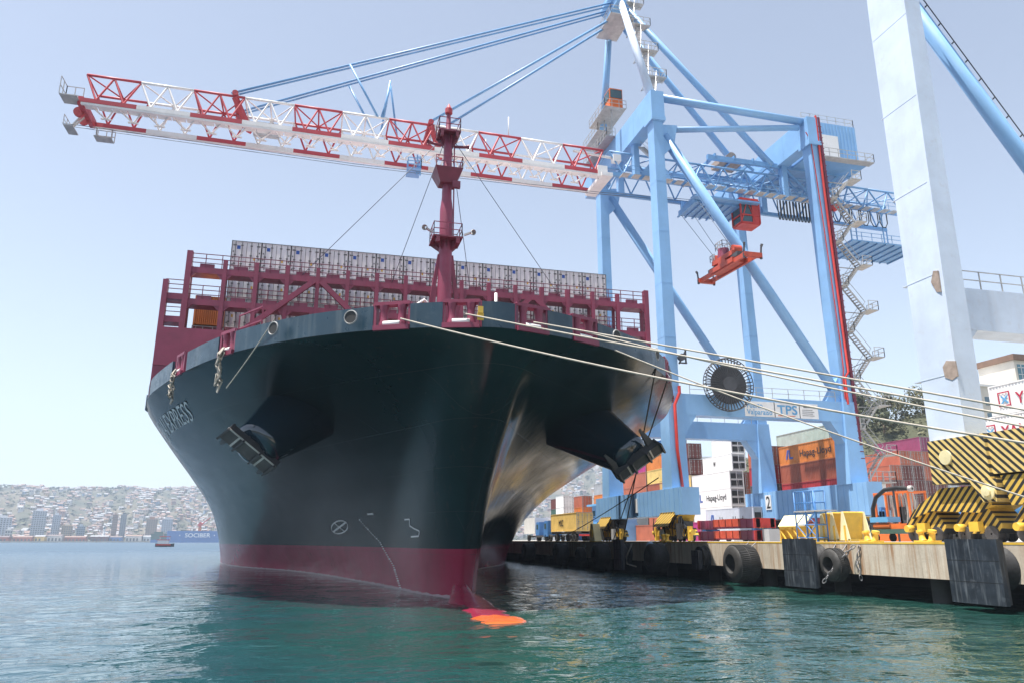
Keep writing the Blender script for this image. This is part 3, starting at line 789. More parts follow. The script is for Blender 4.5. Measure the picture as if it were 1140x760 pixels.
# foremast
mx, my = 8.45, 52.5
mast = None
mb = MB(); mb.lathe((mx, my, ZD), (0, 0, 1), [(0, .62), (4, .58), (11.6, .50), (14.2, .50), (15.2, .38), (20.6, .32), (20.8, .22), (22.6, .16), (23.0, .16)], 18)
mb.bar((mx + .55, my - .1, ZD + 11.9), (mx + .50, my - .1, ZD + 20), .09, .09, 0)
for s in (-1, 1): mb.bar((mx + s * 1.9, my + .6, ZD), (mx + s * .45, my, ZD + 10.5), .28, .28)
mast = mb.build('foremast', M['maroon'], ship)
def mast_platform(z, hw, drop, rails=True):
    mb = MB(); mb.box(mx - hw, mx + hw, my - hw, my + hw, z - .12, z)
    for sx in (-1, 0, 1):
        for sy in (-1, 0, 1):
            if sx or sy: mb.add([(mx + sx * hw * .95, my + sy * hw * .95, z - .1), (mx + sx * .3, my + sy * .3, z - .1), (mx + sx * .3, my + sy * .3, z - drop), (mx + sx * .32 + .05, my + sy * .32 + .05, z - drop)], [(0, 1, 2, 3)])
    mb.box(mx - hw * .8, mx - hw * .55, my - hw, my - hw + .3, z - .55, z - .1); mb.box(mx + hw * .55, mx + hw * .8, my - hw, my - hw + .3, z - .55, z - .1)
    mb.build('platform', M['maroon_dark'], mast)
    if rails:
        mb = MB(); c = hw * .95; mb.rail([(mx - c, my - c, z), (mx + c, my - c, z), (mx + c, my + c, z), (mx - c, my + c, z), (mx - c, my - c, z)], 1.05, .028, .9); mb.build('railing', M['maroon'], mast)
mast_platform(25.2, 1.12, .95); mast_platform(34.2, .88, 1.1)
mb = MB(); vs = []                                                 # crow's nest, wider at its floor's rim
for z, w in ((29.8, .62), (30.9, 1.08)): vs += [(mx + i * w, my + j * w, z) for i, j in ((-1, -1), (1, -1), (1, 1), (-1, 1))]
mb.add(vs, [(0, 3, 2, 1), (0, 1, 5, 4), (1, 2, 6, 5), (2, 3, 7, 6), (3, 0, 4, 7), (4, 5, 6, 7)])
mb.box(mx + .3, mx + .9, my - .9, my - .6, 29.3, 29.85)
mb.build('crows_nest', M['maroon_dark'], mast)
mb = MB(); mb.rail([(mx - 1.03, my - 1.03, 30.9), (mx + 1.03, my - 1.03, 30.9), (mx + 1.03, my + 1.03, 30.9)], .9, .03, .9); mb.build('railing', M['maroon'], mast)
for s in (-1, 1):
    mb = MB(); mb.tube((mx + s * .5, my - .2, 33.1), (mx + s * 1.45, my - .2, 33.2), .12, 8); mb.lathe((mx + s * 1.2, my - .3, 33.15), (s, -.2, 0), [(0, .08), (.2, .12), (.45, .2)], 12); mb.build('fog_horn', M['maroon_dark'], mast)
    mb = MB(); mb.bar((mx + s * 1.2, my - 1.2, 25.3), (mx + s * 1.7, my - 1.3, 25.5), .14); mb.lathe((mx + s * 1.7, my - 1.3, 25.55), (s * .4, -.8, -.35), [(0, .08), (.2, .2), (.35, .22)], 10); mb.build('floodlight', M['galv'], mast)
mb = MB(); mb.lathe((mx, my, 36.0), (0, 0, 1), [(0, .2), (.1, .3), (.5, .3), (.6, .2), (.9, .06), (1.0, .01)], 12); mb.build('mast_light', M['boom_red'], mast)
mb = MB()
for x1, z1, x0 in ((-2.2, 24.6, -.3), (5.3, 24.6, -.15), (12.2, 24.6, .15), (20.6, 24.6, .3)): mb.tube((mx + x0, my, 34.0), (x1, 61.6, z1), .028, 5)
mb.build('stay_wire', M['wire'], mast)

# lashing bridge: posts, two walkway beams, braces
LY = 61.6
mb = MB(); XP = [-8.25 + 2.46 * i for i in range(15)]
for x in XP: mb.box(x - .16, x + .16, LY - .2, LY + .2, 17.5, 25.35); mb.box(x - .12, x + .12, LY + .95, LY + 1.2, 17.5, 24.6)
for x in (-11.0, 29.05): mb.box(x - .22, x + .22, LY - .25, LY + .25, 13.5, 25.9); mb.box(x - .15, x + .15, LY + .95, LY + 1.2, 13.5, 25.0)
mb.box(-12.75, -12.35, LY - .25, LY + .25, 18.3, 23.3)
frame = mb.build('lashing_bridge', M['maroon'], ship)
mb = MB()
for z, x0, x1 in ((24.35, -11, 29), (21.65, -11, 29), (18.9, -11, 29), (22.0, -12.55, -11), (20.1, -12.55, -11)):
    mb.box(x0, x1, LY - .14, LY + 1.2, z - .28, z + .22)
XA = [-11.0] + XP + [29.05]
for z in (24.35, 21.65):
    for a, c in zip(XA[:-1], XA[1:]):
        md = (a + c) / 2; mb.box(md - .55, md + .55, LY - .08, LY + .12, z + .22, z + .55)
        for s, x in ((1, a + .16), (-1, c - .16)): mb.prism([(x, LY - .1, z - .28), (x + s * .42, LY - .1, z - .28), (x, LY - .1, z - .72)][::s], (0, .2, 0))
mb.build('walkway_beam', M['maroon'], frame)
for x0, x1, z0, z1 in ((-7.6, -1.15, 18.4, 24.1), (4.2, -.6, 19.6, 24.1), (13.0, 17.6, 19.6, 24.1), (24.4, 18.2, 18.4, 24.1)):
    mb = MB(); mb.bar((x0, LY - .3, z0), (x1, LY - .3, z1), .3, .42); mb.build('brace', M['maroon'], frame)
for z in (24.57, 21.87):
    mb = MB(); mb.rail([(-11, LY - .12, z), (29, LY - .12, z)], 1.15, .03, 2.46 / 2, rows=3); mb.build('railing', M['maroon_dark'], frame)
for z in (22.2, 20.3):
    mb = MB(); mb.rail([(-12.55, LY - .12, z), (-11.1, LY - .12, z)], 1.15, .03, .8, rows=3); mb.build('railing', M['maroon_dark'], frame)
for s, x0, x1 in ((-1, -12.45, -6.3), (1, 23.2, 29.05)):
    mb = MB(); mb.box(x0, x1, 59.9, 60.1, ZD, 19.0); xx = x0 if s < 0 else x1 - .2
    mb.box(xx, xx + .2, 60.1, 61.3, ZD, 19.0); mb.box(x0, x1, 59.84, 59.9, 16.0, 16.06); mb.build('breakwater', M['maroon'], ship)
mb = MB(); I = Vector((1.4, 2.0, 0)); mb.rail([tuple(deck_frame(-.735)[0] + I), tuple(deck_frame(-.68)[0] + I)], 2.6, .045, 1.3, rows=4); mb.rail([tuple(deck_frame(-.68)[0] + I), tuple(deck_frame(-.61)[0] + I)], 3.5, .045, 1.2, rows=4)
mb.build('deck_railing', M['maroon'], ship)
mb = MB(); mb.tube((10.4, 44, ZD), (10.4, 44, 18.4), .09, 8); mb.tube((6.6, 47, ZD), (6.6, 47, 18.2), .10, 8); mb.path([(6.6, 47, 18.2), (6.2, 46.8, 18.5), (5.6, 46.6, 18.0)], .09)
mb.build('vent_pipe', M['white'], ship)

# ------------------------------------------------------------------ containers: a shared set of meshes
def corrugated(L, w, h, n):
    """long walls and the far end folded into real corrugations, plain roof"""
    mb = MB(); d = 0.04; pts = []
    for k in range(n):
        y0 = -L / 2 + 0.12 + (L - 0.24) * k / n; p = (L - 0.24) / n
        pts += [(y0, 0), (y0 + .28 * p, 0), (y0 + .5 * p, d), (y0 + .78 * p, d)]
    pts.append((L / 2 - .12, 0))
    for s in (-1, 1):
        vs = [(s * (w / 2 - .03 - q), y, z) for z in (.14, h - .10) for y, q in pts]; m = len(pts)
        fs = [(i, i + 1, m + i + 1, m + i) if s > 0 else (i + 1, i, m + i, m + i + 1) for i in range(m - 1)]
        mb.add(vs, fs)
    for s in (-1, 1):
        mb.box(s * w / 2 - (.10 if s > 0 else 0), s * w / 2 + (0 if s > 0 else .10), -L / 2, L / 2, 0, .15)
        mb.box(s * w / 2 - (.09 if s > 0 else 0), s * w / 2 + (0 if s > 0 else .09), -L / 2, L / 2, h - .11, h)
        for e in (-1, 1): mb.box(s * w / 2 - (.15 if s > 0 else 0), s * w / 2 + (0 if s > 0 else .15), e * L / 2 - (.14 if e > 0 else 0), e * L / 2 + (0 if e > 0 else .14), .15, h - .11)
    mb.box(-w / 2 + .09, w / 2 - .09, -L / 2 + .02, L / 2 - .02, h - .08, h - .02)
    mb.box(-w / 2 + .1, w / 2 - .1, L / 2 - .06, L / 2 - .02, .1, h - .1)
    mb.box(-w / 2 + .1, w / 2 - .1, -L / 2 + .10, -L / 2 + .14, .1, h - .1)
    return mb
def plain_box(L, w, h):
    mb = MB(); mb.box(-w / 2 + .02, w / 2 - .02, -L / 2 + .14, L / 2 - .02, .12, h - .02)
    for s in (-1, 1):
        mb.box(s * w / 2 - (.08 if s > 0 else 0), s * w / 2 + (0 if s > 0 else .08), -L / 2, L / 2, 0, .16)
        mb.box(s * w / 2 - (.06 if s > 0 else 0), s * w / 2 + (0 if s > 0 else .06), -L / 2, L / 2, h - .10, h)
        for e in (-1, 1): mb.box(s * w / 2 - (.12 if s > 0 else 0), s * w / 2 + (0 if s > 0 else .12), e * L / 2 - (.14 if e > 0 else 0), e * L / 2 + (0 if e > 0 else .14), .16, h - .1)
    return mb
def doors(L, w, h):
    """two door leaves with locking rods, hinges, a dark gasket line; material 0 leaf, 1 rods, 2 gasket"""
    mb = MB(); y = -L / 2
    mb.box(-w / 2 + .12, -.02, y + .03, y + .09, .18, h - .14, 0); mb.box(.02, w / 2 - .12, y + .03, y + .09, .18, h - .14, 0)
    mb.box(-w / 2 + .1, w / 2 - .1, y + .10, y + .12, .1, h - .1, 2)
    mb.box(-w / 2, w / 2, y + .005, y + .03, h - .13, h - .001, 0); mb.box(-w / 2, w / 2, y + .005, y + .03, .001, .15, 0)
    for s in (-1, 1): mb.box(s * w / 2 - .045, s * w / 2 + .045, y - .012, y + .02, .0, h, 1)
    mb.box(-w / 2, w / 2, y - .012, y + .002, h - .06, h + .002, 1)
    for x in (-.92, -.38, .38, .92): mb.tube((x, y + .0, .1), (x, y + .0, h - .08), .028, 6, None, 1)
    for x in (-.92, -.38, .38, .92):
        for z in (.5, h * .5, h - .4): mb.box(x - .09, x + .09, y - .02, y + .03, z - .05, z + .05, 1)
    for s in (-1, 1):
        for z in (.4, 1.0, h - 1.0, h - .4): mb.box(s * (w / 2 - .14) - .05, s * (w / 2 - .14) + .05, y + .0, y + .03, z - .06, z + .06, 1)
    return mb
def cooler(L, w, h):
    """refrigeration unit in the end wall: fan grilles, dark openings; 0 frame, 1 dark, 2 grey"""
    mb = MB(); y = -L / 2
    mb.box(-w / 2 + .1, w / 2 - .1, y + .10, y + .14, .1, h - .1, 2)
    mb.box(-w / 2, w / 2, y + .005, y + .05, h - .14, h - .001, 0); mb.box(-w / 2, w / 2, y + .005, y + .05, .001, .15, 0)
    for x0, x1, z0, z1 in ((-.95, -.1, 1.45, 2.2), (.1, .95, 1.5, 2.15), (-.95, .25, .35, 1.1), (.4, .95, .4, 1.2)): mb.box(x0, x1, y + .05, y + .1, z0, z1, 1)
    mb.box(-1.0, 1.0, y + .03, y + .1, 1.2, 1.32, 0); mb.box(-.04, .04, y + .03, y + .1, .2, h - .2, 0)
    for z in (1.6, 1.8, 2.0): mb.box(.15, .9, y + .03, y + .06, z, z + .05, 2)
    return mb
M['gasket'] = paint('gasket', (0.03, 0.03, 0.03), 0.7, 0.2)
M['rod_dark'] = paint('locking_rod_dark', (0.12, 0.12, 0.125), 0.5, 0.3, 2.0)
CW = 2.42
_mesh = {}
def cmesh(kind, L, h):
    k = (kind, L, h)
    if k not in _mesh:
        mb = {'dry': lambda: corrugated(L, CW, h, int(L * 3)), 'box': lambda: plain_box(L, CW, h), 'door': lambda: doors(L, CW, h), 'cool': lambda: cooler(L, CW, h)}[kind]()
        me = bpy.data.meshes.new({'dry': 'body', 'box': 'body', 'door': 'door', 'cool': 'cooling_unit'}[kind])
        me.from_pydata(mb.v, [], mb.f); me.polygons.foreach_set('material_index', mb.m)
        for _ in range(3): me.materials.append(None)
        _mesh[k] = me
    return _mesh[k]
def slot(o, mats):
    for s, m in zip(o.material_slots, mats): s.link = 'OBJECT'; s.material = m
def container(x, y, z, color, label, L=12.19, h=2.59, end='door', group=None, side=None, reefer=False, name='shipping_container', stickers=False):
    """x, y = middle of the box, z = its floor; doors face the camera's end of the quay (-y).
    side = list of (text, material, size, y offset, z offset, width, bold) on the water-facing wall"""
    t = thing(name, label, 'container', (x, y, z), group)
    m = color if not isinstance(color, str) else M['c_' + color]
    b = bpy.data.objects.new('body', cmesh('box' if reefer else 'dry', L, h)); COL.objects.link(b); b.parent = t; slot(b, [m, m, m])
    if end:
        d = bpy.data.objects.new('door' if end == 'door' else 'cooling_unit', cmesh(end, L, h)); COL.objects.link(d); d.parent = t
        slot(d, [m, M['rod_dark'] if reefer else M['rod'], M['gasket']] if end == 'door' else [m, M['gasket'], M['grey']])
    if side:
        for txt, mt, size, yo, zo, wd, bold in side:
            mb = MB(); put_text(mb, txt, (x - CW / 2 - .006, y + yo, z + zo), (0, -1, 0), (0, 0, 1), size, 0, wd, bold); mb.build('lettering', M[mt], t)
    if stickers:
        r = random.Random(int(x * 31 + z * 17))
        mb = MB(); yy = y - L / 2 + .024
        mb.box(x - .8, x - .52, yy, yy + .006, z + h - .75, z + h - .42); mb.build('logo_patch', M['letter_blue'], t)
        mb = MB(); q = r.choice((.45, .6, -.75)); mb.box(x + q, x + q + .16, yy, yy + .006, z + .9, z + 1.15); mb.build('warning_patch', M['yellow'], t)
    return t
# reefers on the ship: three tiers of fourteen, an orange box at the end of the lowest
TN = ['lowest tier', 'middle tier', 'top tier']
for tier in range(3):
    z = 20.42 + 2.6 * tier
    for i in range(14):
        x = -7.02 + 2.46 * i
        container(x, 64.2 + 6.1, z, M['reefer'] if (i * 3 + tier) % 5 else M['white'], 'white reefer doors on the ship, %s, %s box from the seaward end' % (TN[tier], ORD[i + 1] if tier else ORD[i + 2]),
                  reefer=True, group='white reefers stacked behind the lashing bridge', stickers=True)
container(-9.48, 64.2 + 6.1, 20.42, 'orange', 'orange corrugated container end beside the lowest white reefers on the ship', end=None, group=None)
mb = MB(); n = 14                                                    # its front end wall is corrugated too
orange = [o for o in bpy.data.objects if o.get('label', '').startswith('orange corrugated')][0]
pts = []
for k in range(n):
    a = -1.1 + 2.2 * k / n; p = 2.2 / n; pts += [(a, 0), (a + .3 * p, 0), (a + .5 * p, .05), (a + .8 * p, .05)]
vs = [(-9.48 + a, 64.2 + .02 + q, z) for z in (20.5, 22.95) for a, q in pts]; k = len(pts)
mb.add(vs, [(i, i + 1, k + i + 1, k + i) for i in range(k - 1)]); mb.build('end_wall', M['c_orange'], orange)
container(-9.48, 64.2 + 6.1, 17.8, 'maroon', 'maroon container under the orange one at the seaward end of the deck stack')
# ------------------------------------------------------------------ the big ship-to-shore crane
M['peel'] = paint('peeling_primer', (0.38, 0.30, 0.25), 0.8, 0.3, 3.0)
WX, LX, Y0, Y1, TOPZ = 35.2, 56.3, 69.9, 86.6, 53.0
BL = M['crane_blue']
crane = thing('gantry_crane', 'tall light blue quay gantry crane with red and white lattice boom reaching over the ship', 'crane', ((WX + LX) / 2, 78, QZ))
def leg(x, y, z0, z1, wx, wy, name='leg', mat=None, par=None, top=None, lean=(0, 0)):
    mb = MB(); tx, ty = top or (wx, wy)
    vs = [(x + i * wx / 2, y + j * wy / 2, z0) for i, j in ((-1, -1), (1, -1), (1, 1), (-1, 1))] + [(x + lean[0] + i * tx / 2, y + lean[1] + j * ty / 2, z1) for i, j in ((-1, -1), (1, -1), (1, 1), (-1, 1))]
    mb.add(vs, [(0, 3, 2, 1), (4, 5, 6, 7), (0, 1, 5, 4), (1, 2, 6, 5), (2, 3, 7, 6), (3, 0, 4, 7)])
    for k in range(1, int((z1 - z0) / 6)):                          # weld bands
        z = z0 + 6 * k; f = (z - z0) / (z1 - z0); cx, cy = x + lean[0] * f, y + lean[1] * f; a, c = wx + (tx - wx) * f, wy + (ty - wy) * f
        mb.box(cx - a / 2 - .012, cx + a / 2 + .012, cy - c / 2 - .012, cy + c / 2 + .012, z - .03, z + .03)
    return mb.build(name, mat or BL, par or crane)
for y in (Y0, Y1):
    leg(WX, y, 17.9, TOPZ - 3.2, 1.35, 1.7, top=(1.15, 1.6)); leg(LX, y, 17.9, TOPZ - 3.2, 1.3, 1.6, top=(1.1, 1.5), lean=(-.6, 0))
    leg(WX + .1, y, 8.2, 17.9, 1.9, 2.2, 'lower_leg', top=(1.6, 1.9)); leg(LX, y, 9.0, 17.9, 2.3, 2.2, 'lower_leg', top=(1.6, 1.9))
    mb = MB(); mb.box(WX + .7, LX - .7, y - .72, y + .72, 15.7, 17.9)
    for s, x in ((1, WX + .85), (-1, LX - .85)): mb.prism([(x, y - .71, 15.7), (x + s * 1.7, y - .71, 15.7), (x, y - .71, 13.2)][::s], (0, 1.42, 0))
    mb.build('portal_beam', BL, crane)
    mb = MB(); mb.tube((WX + 1.1, y, 48.0), (LX - .4, y, 18.4), .58, 18); mb.build('diagonal_brace', BL, crane)
    mb = MB(); mb.prism([(WX + .55, y - .4, 49.2), (WX + .55, y - .4, 45.2), (WX + 2.1, y - .4, 46.8), (WX + 2.6, y - .4, 49.4)], (0, .8, 0)); mb.build('gusset', BL, crane); mb = MB(); mb.prism([(LX - .5, y - .4, 17.9), (LX - 2.6, y - .4, 17.9), (LX - .5, y - .4, 21)][::-1], (0, .8, 0)); mb.build('gusset', BL, crane)
    mb = MB(); mb.tube((WX + .5, y, TOPZ - .05), (LX - .4, y, TOPZ - .3), .46, 16); mb.build('top_tie', BL, crane)
    mb = MB(); mb.rail([(WX + 2, y - .6, 17.9), (LX - 1.5, y - .6, 17.9)], 1.1, .025, 1.9); mb.build('railing', M['galv'], crane)
mb = MB(); mb.tube((WX + 1.6, Y0, 48.9), (LX - 2.0, Y0, TOPZ - 1.2), .36, 14); mb.build('top_tie', BL, crane)
for x, z0, z1 in ((WX, TOPZ - 3.2, TOPZ + .15), (LX - .6, TOPZ - 3.4, TOPZ - .1)):                # top beams along the quay
    mb = MB(); mb.box(x - .8, x + .8, Y0 - 1.0, Y1 + 4.4, z0, z1)
    for y in (Y0, Y1): mb.box(x - .86, x + .86, y - 1.06, y + 1.06, z0 - .4, z0 + .1)
    for y in (74, 79, 83, 88): mb.box(x - .815, x + .815, y - .02, y + .02, z0 - .01, z1 + .01)
    mb.build('top_beam', BL, crane)
for x in (WX, LX):
    z0, z1 = (5.6, 8.2) if x == WX else (5.7, 9.1)
    mb = MB(); mb.box(x - .95, x + .95, Y0 - 3.2, Y1 + 3.2, z0, z1)
    for k in range(22): y = Y0 - 2.6 + k * 1.02; mb.box(x - .99, x - .95, y - .05, y + .05, z0 + .05, z1 - .05)
    mb.build('sill_beam', BL, crane)
    for y in (Y0, Y1):
        mb = MB(); mb.prism([(x - .9, y - 2.2, 5.6), (x - .9, y + 2.2, 5.6), (x - .9, y + 1.1, 4.4), (x - .9, y - 1.1, 4.4)], (1.8, 0, 0)); mb.box(x - 1.0, x - .92, y - 1.6, y + 1.6, 4.5, 5.9); mb.build('hazard_plate', M['hz_small'], crane); mb = MB(); mb.prism([(x - 1.0, y - 1.7, 5.75), (x - 1.85, y - 1.7, 4.5), (x - 1.85, y + 1.7, 4.5), (x - 1.0, y + 1.7, 5.75)], (.05, 0, .05)); mb.build('rail_guard', M['hz_small'], crane)
        for s in (-1, 1):
            mb = MB(); yy = y + s * 1.9
            mb.prism([(x - .5, yy - 1.6, 3.6), (x - .5, yy + 1.6, 3.6), (x - .5, yy + 1.1, 4.35), (x - .5, yy - 1.1, 4.35)], (1.0, 0, 0)); bg = mb.build('bogie', M['hz_small'] if s < 0 else M['yellow'], crane)
            for k in (-.95, .95):
                mb = MB(); mb.lathe((x - .28, yy + k, 3.56), (1, 0, 0), [(0, .05), (0, .46), (.15, .46), (.16, .40), (.40, .40), (.41, .46), (.56, .46), (.56, .05)], 18); mb.build('wheel', M['dark_steel'], bg)
            mb = MB(); mb.box(x - .85, x - .5, yy - .5, yy + .3, 3.55, 4.2); mb.tube((x - .9, yy + .5, 3.9), (x - .5, yy + .5, 3.9), .22, 12); mb.build('travel_motor', M['yellow'], bg)
            rq = random.Random(int(x + y * 3 + s))
            mb = MB(); mb.box(x - .7, x - .3, yy + s * 1.75 - .15, yy + s * 1.75 + .15, 3.15, 4.5); mb.lathe((x - .5, yy + s * 1.9, 3.95), (0, s, 0), [(0, .1), (0, .2), (.35, .2), (.4, .26), (.45, .26), (.45, .02)], 12); mb.build('buffer', M['yellow'], bg)
            mb = MB(); mb.box(x - 1.15, x - .86, yy - .9, yy - .2, 3.3, 3.3 + rq.uniform(.9, 1.5)); mb.build('junction_box', M[rq.choice(('grey', 'white', 'dark_steel'))], bg)
            mb = MB()
            for k in range(5):
                u = yy + rq.uniform(-1.4, 1.4); mb.path([(x - .95, u, 5.4), (x - 1.05, u + rq.uniform(-.3, .3), 4.5), (x - .85, u + rq.uniform(-.5, .5), 3.5)], .05, 5)
            mb.build('hoses', M['black'], bg)
            mb = MB(); mb.bar((x - .6, yy - 1.2, 4.35), (x - .6, yy + .2, 5.5), .22, .3); mb.bar((x - .6, yy + 1.2, 4.35), (x - .6, yy - .2, 5.5), .22, .3); mb.box(x - .55, x + .55, yy - .45, yy + .45, 4.3, 5.0); mb.build('equaliser', M['dark_steel'], bg)
mb = MB(); mb.box(WX - 1.05, WX - .96, 77.0, 77.6, 6.1, 7.6); mb.build('notice', M['white'], crane)
# number plate and sign board
f = MB(); f.box(LX - 1.03, LX - .96, 83.9, 85.1, 6.9, 8.7); nb = f.build('number_plate', M['white'], crane)
mb = MB(); put_text(mb, '2', (LX - 1.036, 84.95, 7.05), (0, -1, 0), (0, 0, 1), 2.1, 0, .85, .05); mb.build('numeral', M['letter_black'], nb)
SY = Y0 - .75
mb = MB(); mb.box(43.4, 52.3, SY - .05, SY, 15.85, 17.45); sg = mb.build('sign_board', M['white'], crane)
mb = MB(); put_text(mb, 'Puerto', (43.6, SY - .056, 16.75), (1, 0, 0), (0, 0, 1), .82, 0, 1.9, .02); put_text(mb, 'Valparaíso', (43.6, SY - .056, 16.05), (1, 0, 0), (0, 0, 1), .82, 0, 3.0, .02); mb.build('lettering', M['letter_lblue'], sg)
mb = MB(); put_text(mb, 'TPS', (47.25, SY - .056, 16.2), (1, 0, 0), (0, 0, 1), 1.35, 0, 2.4, .06); mb.build('lettering', M['letter_lblue'], sg)
mb = MB(); mb.box(46.9, 46.98, SY - .06, SY - .05, 15.85, 17.45); mb.box(49.95, 50.03, SY - .06, SY - .05, 15.85, 17.45); mb.box(50.5, 51.9, SY - .058, SY - .05, 17.05, 17.25)
for k in range(4): mb.box(50.3, 51.6 + .2 * (k % 2), SY - .058, SY - .05, 16.75 - .2 * k, 16.79 - .2 * k)
mb.build('sign_lines', M['letter_black'], sg)
mb = MB(); mb.box(47.3, 49.4, SY - .058, SY - .05, 16.0, 16.08); mb.build('sign_underline', M['orange'], sg)

# A-frame and stays
AP = Vector((34.4, 78, 71.6))
mb = MB(); mb.tube((WX, Y0 + .4, TOPZ), AP + Vector((0, -1.6, 0)), .52, 16, .42); mb.build('mast_leg', M['crane_pale'], crane)  # near leg coloured pale to paint in the sunlight on it
mb = MB(); mb.tube((WX, Y1, TOPZ), AP + Vector((0, 1.6, 0)), .52, 16, .42); mb.build('mast_leg', BL, crane)
mb = MB(); mb.box(AP.x - .7, AP.x + .7, 75.8, 80.2, 70.4, 73.6); mb.lathe((AP.x - .2, 75.6, 72.2), (0, 1, 0), [(0, .05), (0, .9), (4.8, .9), (4.8, .05)], 16); mb.build('mast_head', BL, crane)
mb = MB(); mb.box(AP.x - 1.7, AP.x + 1.2, 75.4, 80.6, 68.2, 68.35); mb.rail([(AP.x - 1.7, 75.4, 68.35), (AP.x + 1.2, 75.4, 68.35)], 1.1, .03); mb.rail([(AP.x - 1.7, 75.4, 68.35), (AP.x - 1.7, 80.6, 68.35)], 1.1, .03); mb.build('mast_platform', M['galv'], crane)
for y in (75.6, 80.6):
    mb = MB(); mb.tube(AP + Vector((.4, (y - 78) * .5, -.4)), (54.2, y, 49.6), .42, 14); mb.build('back_stay', BL, crane)
BY0, BY1 = 75.6, 80.4
def bz(x): return 45.55 - .012 * (x - 31)                           # lower chord height
def btop(x): return bz(x) + 3.25
for y in (BY0 + .4, BY1 - .4):
    for xb, r, dz in ((-11.4, .13, 0), (-10.6, .10, -.5), (10.0, .16, -2.4)):
        mb = MB(); mb.tube(AP + Vector((-.8, (y - 78) * .4, -.3 + dz)), (xb, y, btop(xb) + .3), r, 8); mb.build('fore_stay', M['crane_lattice'], crane)
    mb = MB(); mb.tube((.8, y, 55.3), (4.2, y, btop(4)), .13, 8); mb.tube((5.4, y, 54.0), (4.8, y, btop(4.8)), .12, 8); mb.build('stay_strut', M['crane_lattice'], crane)
mb = MB(); mb.tube((5.6, 78, 54.6), (4.6, BY0 + .3, btop(4.6)), .12, 8); mb.tube((5.6, 78, 54.6), (6.8, BY1 - .3, btop(6.8)), .12, 8); mb.build('stay_strut', M['crane_lattice'], crane)
# hoist wires running along the boom
mb = MB()
for dy, dz in ((0, 0), (.5, 0)): mb.path([(-27.5, 77.6 + dy, 44.5), (2, 77.6 + dy, 43.85), (31, 77.6 + dy, 44.0), (46, 77.6 + dy, 44.6)], .035, 5)
mb.build('hoist_wire', M['wire'], crane)

# lattice boom: twelve bays, red and white by turns, then the blue girder behind the legs
def lattice(x0, x1, mat, name, par=crane, first=False, chord=None):
    mb = MB(); n = 2; h = (x1 - x0) / n
    Z = lambda x: bz(x); T = lambda x: btop(x)
    yt0, yt1 = BY0 + .45, BY1 - .45
    for y in (BY0, BY1): mb.bar((x0, y, Z(x0)), (x1, y, Z(x1)), .36, .48)
    for y in (yt0, yt1): mb.tube((x0, y, T(x0)), (x1, y, T(x1)), .14, 8)
    for k in range(n):
        a = x0 + h * k; c = a + h; md = (a + c) / 2
        for y, yt in ((BY0, yt0), (BY1, yt1)):
            mb.tube((a, yt, T(a)), (md, y, Z(md) + .2), .105, 6, None, 0, False); mb.tube((md, y, Z(md) + .2), (c, yt, T(c)), .105, 6, None, 0, False)
        mb.tube((a, yt0, T(a)), (a, yt1, T(a)), .09, 6, None, 0, False)
        mb.tube((a, yt0, T(a)), (c, yt1, T(c)), .08, 6, None, 0, False) if k % 2 == 0 else mb.tube((a, yt1, T(a)), (c, yt0, T(c)), .08, 6, None, 0, False)
    return mb.build(name, mat, par)
BX0, NB = -25.4, 11
bay = (31.2 - BX0) / NB
for k in range(NB):
    a = BX0 + bay * k; lattice(a, a + bay, M['boom_red'] if k % 2 == 0 else M['boom_white'], 'boom_section')
mb = MB()                                                            # horizontal members of the boom floor: hangers outside the trolley's path, walkway
for k in range(NB * 2):
    x = BX0 + bay * (k + .5) / 2; z = bz(x)
    mb.bar((x, BY1 + .1, z - .3), (x + bay * .25, BY1 + .75, z + .1), .1, .1)
mb.bar((BX0, BY1 + .75, bz(BX0) + .1), (31, BY1 + .75, bz(31) + .1), .16, .1)
mb.build('cable_tray', M['boom_white'], crane)
mb = MB(); n = 40
for k in range(n):
    xa = BX0 + 56.4 * k / n; xb = BX0 + 56.4 * (k + .93) / n
    mb.bar((xa, BY0 + .75, bz(xa) - .25), (xb, BY0 + .75, bz(xb) - .25), .8, .07)
mb.build('walkway', M['boom_white'], crane)
mb = MB(); mb.rail([(BX0, BY0 + 1.15, bz(BX0) - .2), (31, BY0 + 1.15, bz(31) - .2)], 1.0, .022, 1.8); mb.build('railing', M['boom_white'], crane)
mb = MB()                                                            # under-bracing hung from the far chord
for k in range(NB * 2):
    x = BX0 + bay * k / 2; c = x + bay / 2
    mb.bar((x, BY1, bz(x) - .30), (c, BY1, bz(c) - .30), .30, .12)
mb.build('trolley_rail', M['boom_white'], crane)
mb = MB()
for k in range(NB * 2):
    x = BX0 + bay * k / 2; c = x + bay / 2; mb.bar((x, BY0, bz(x) - .36), (c, BY0, bz(c) - .36), .30, .22)
mb.build('trolley_rail', M['boom_white'], crane)
mb = MB()                                                            # lacing hung from the near chord towards the far one
for k in range(NB * 2 - 1):
    x = BX0 + bay * (k + .25) / 2; c = x + bay / 4; e = x + bay / 2
    mb.bar((x, BY0 + .2, bz(x) - .2), (c, BY0 + 1.9, bz(c) - .75), .12); mb.bar((c, BY0 + 1.9, bz(c) - .75), (e, BY0 + .2, bz(e) - .2), .12)
    mb.bar((c - .5, BY0 + 1.9, bz(c) - .75), (c + .5, BY0 + 1.9, bz(c) - .75), .2, .12)
mb.build('boom_lacing', M['boom_white'], crane)
mb = MB()
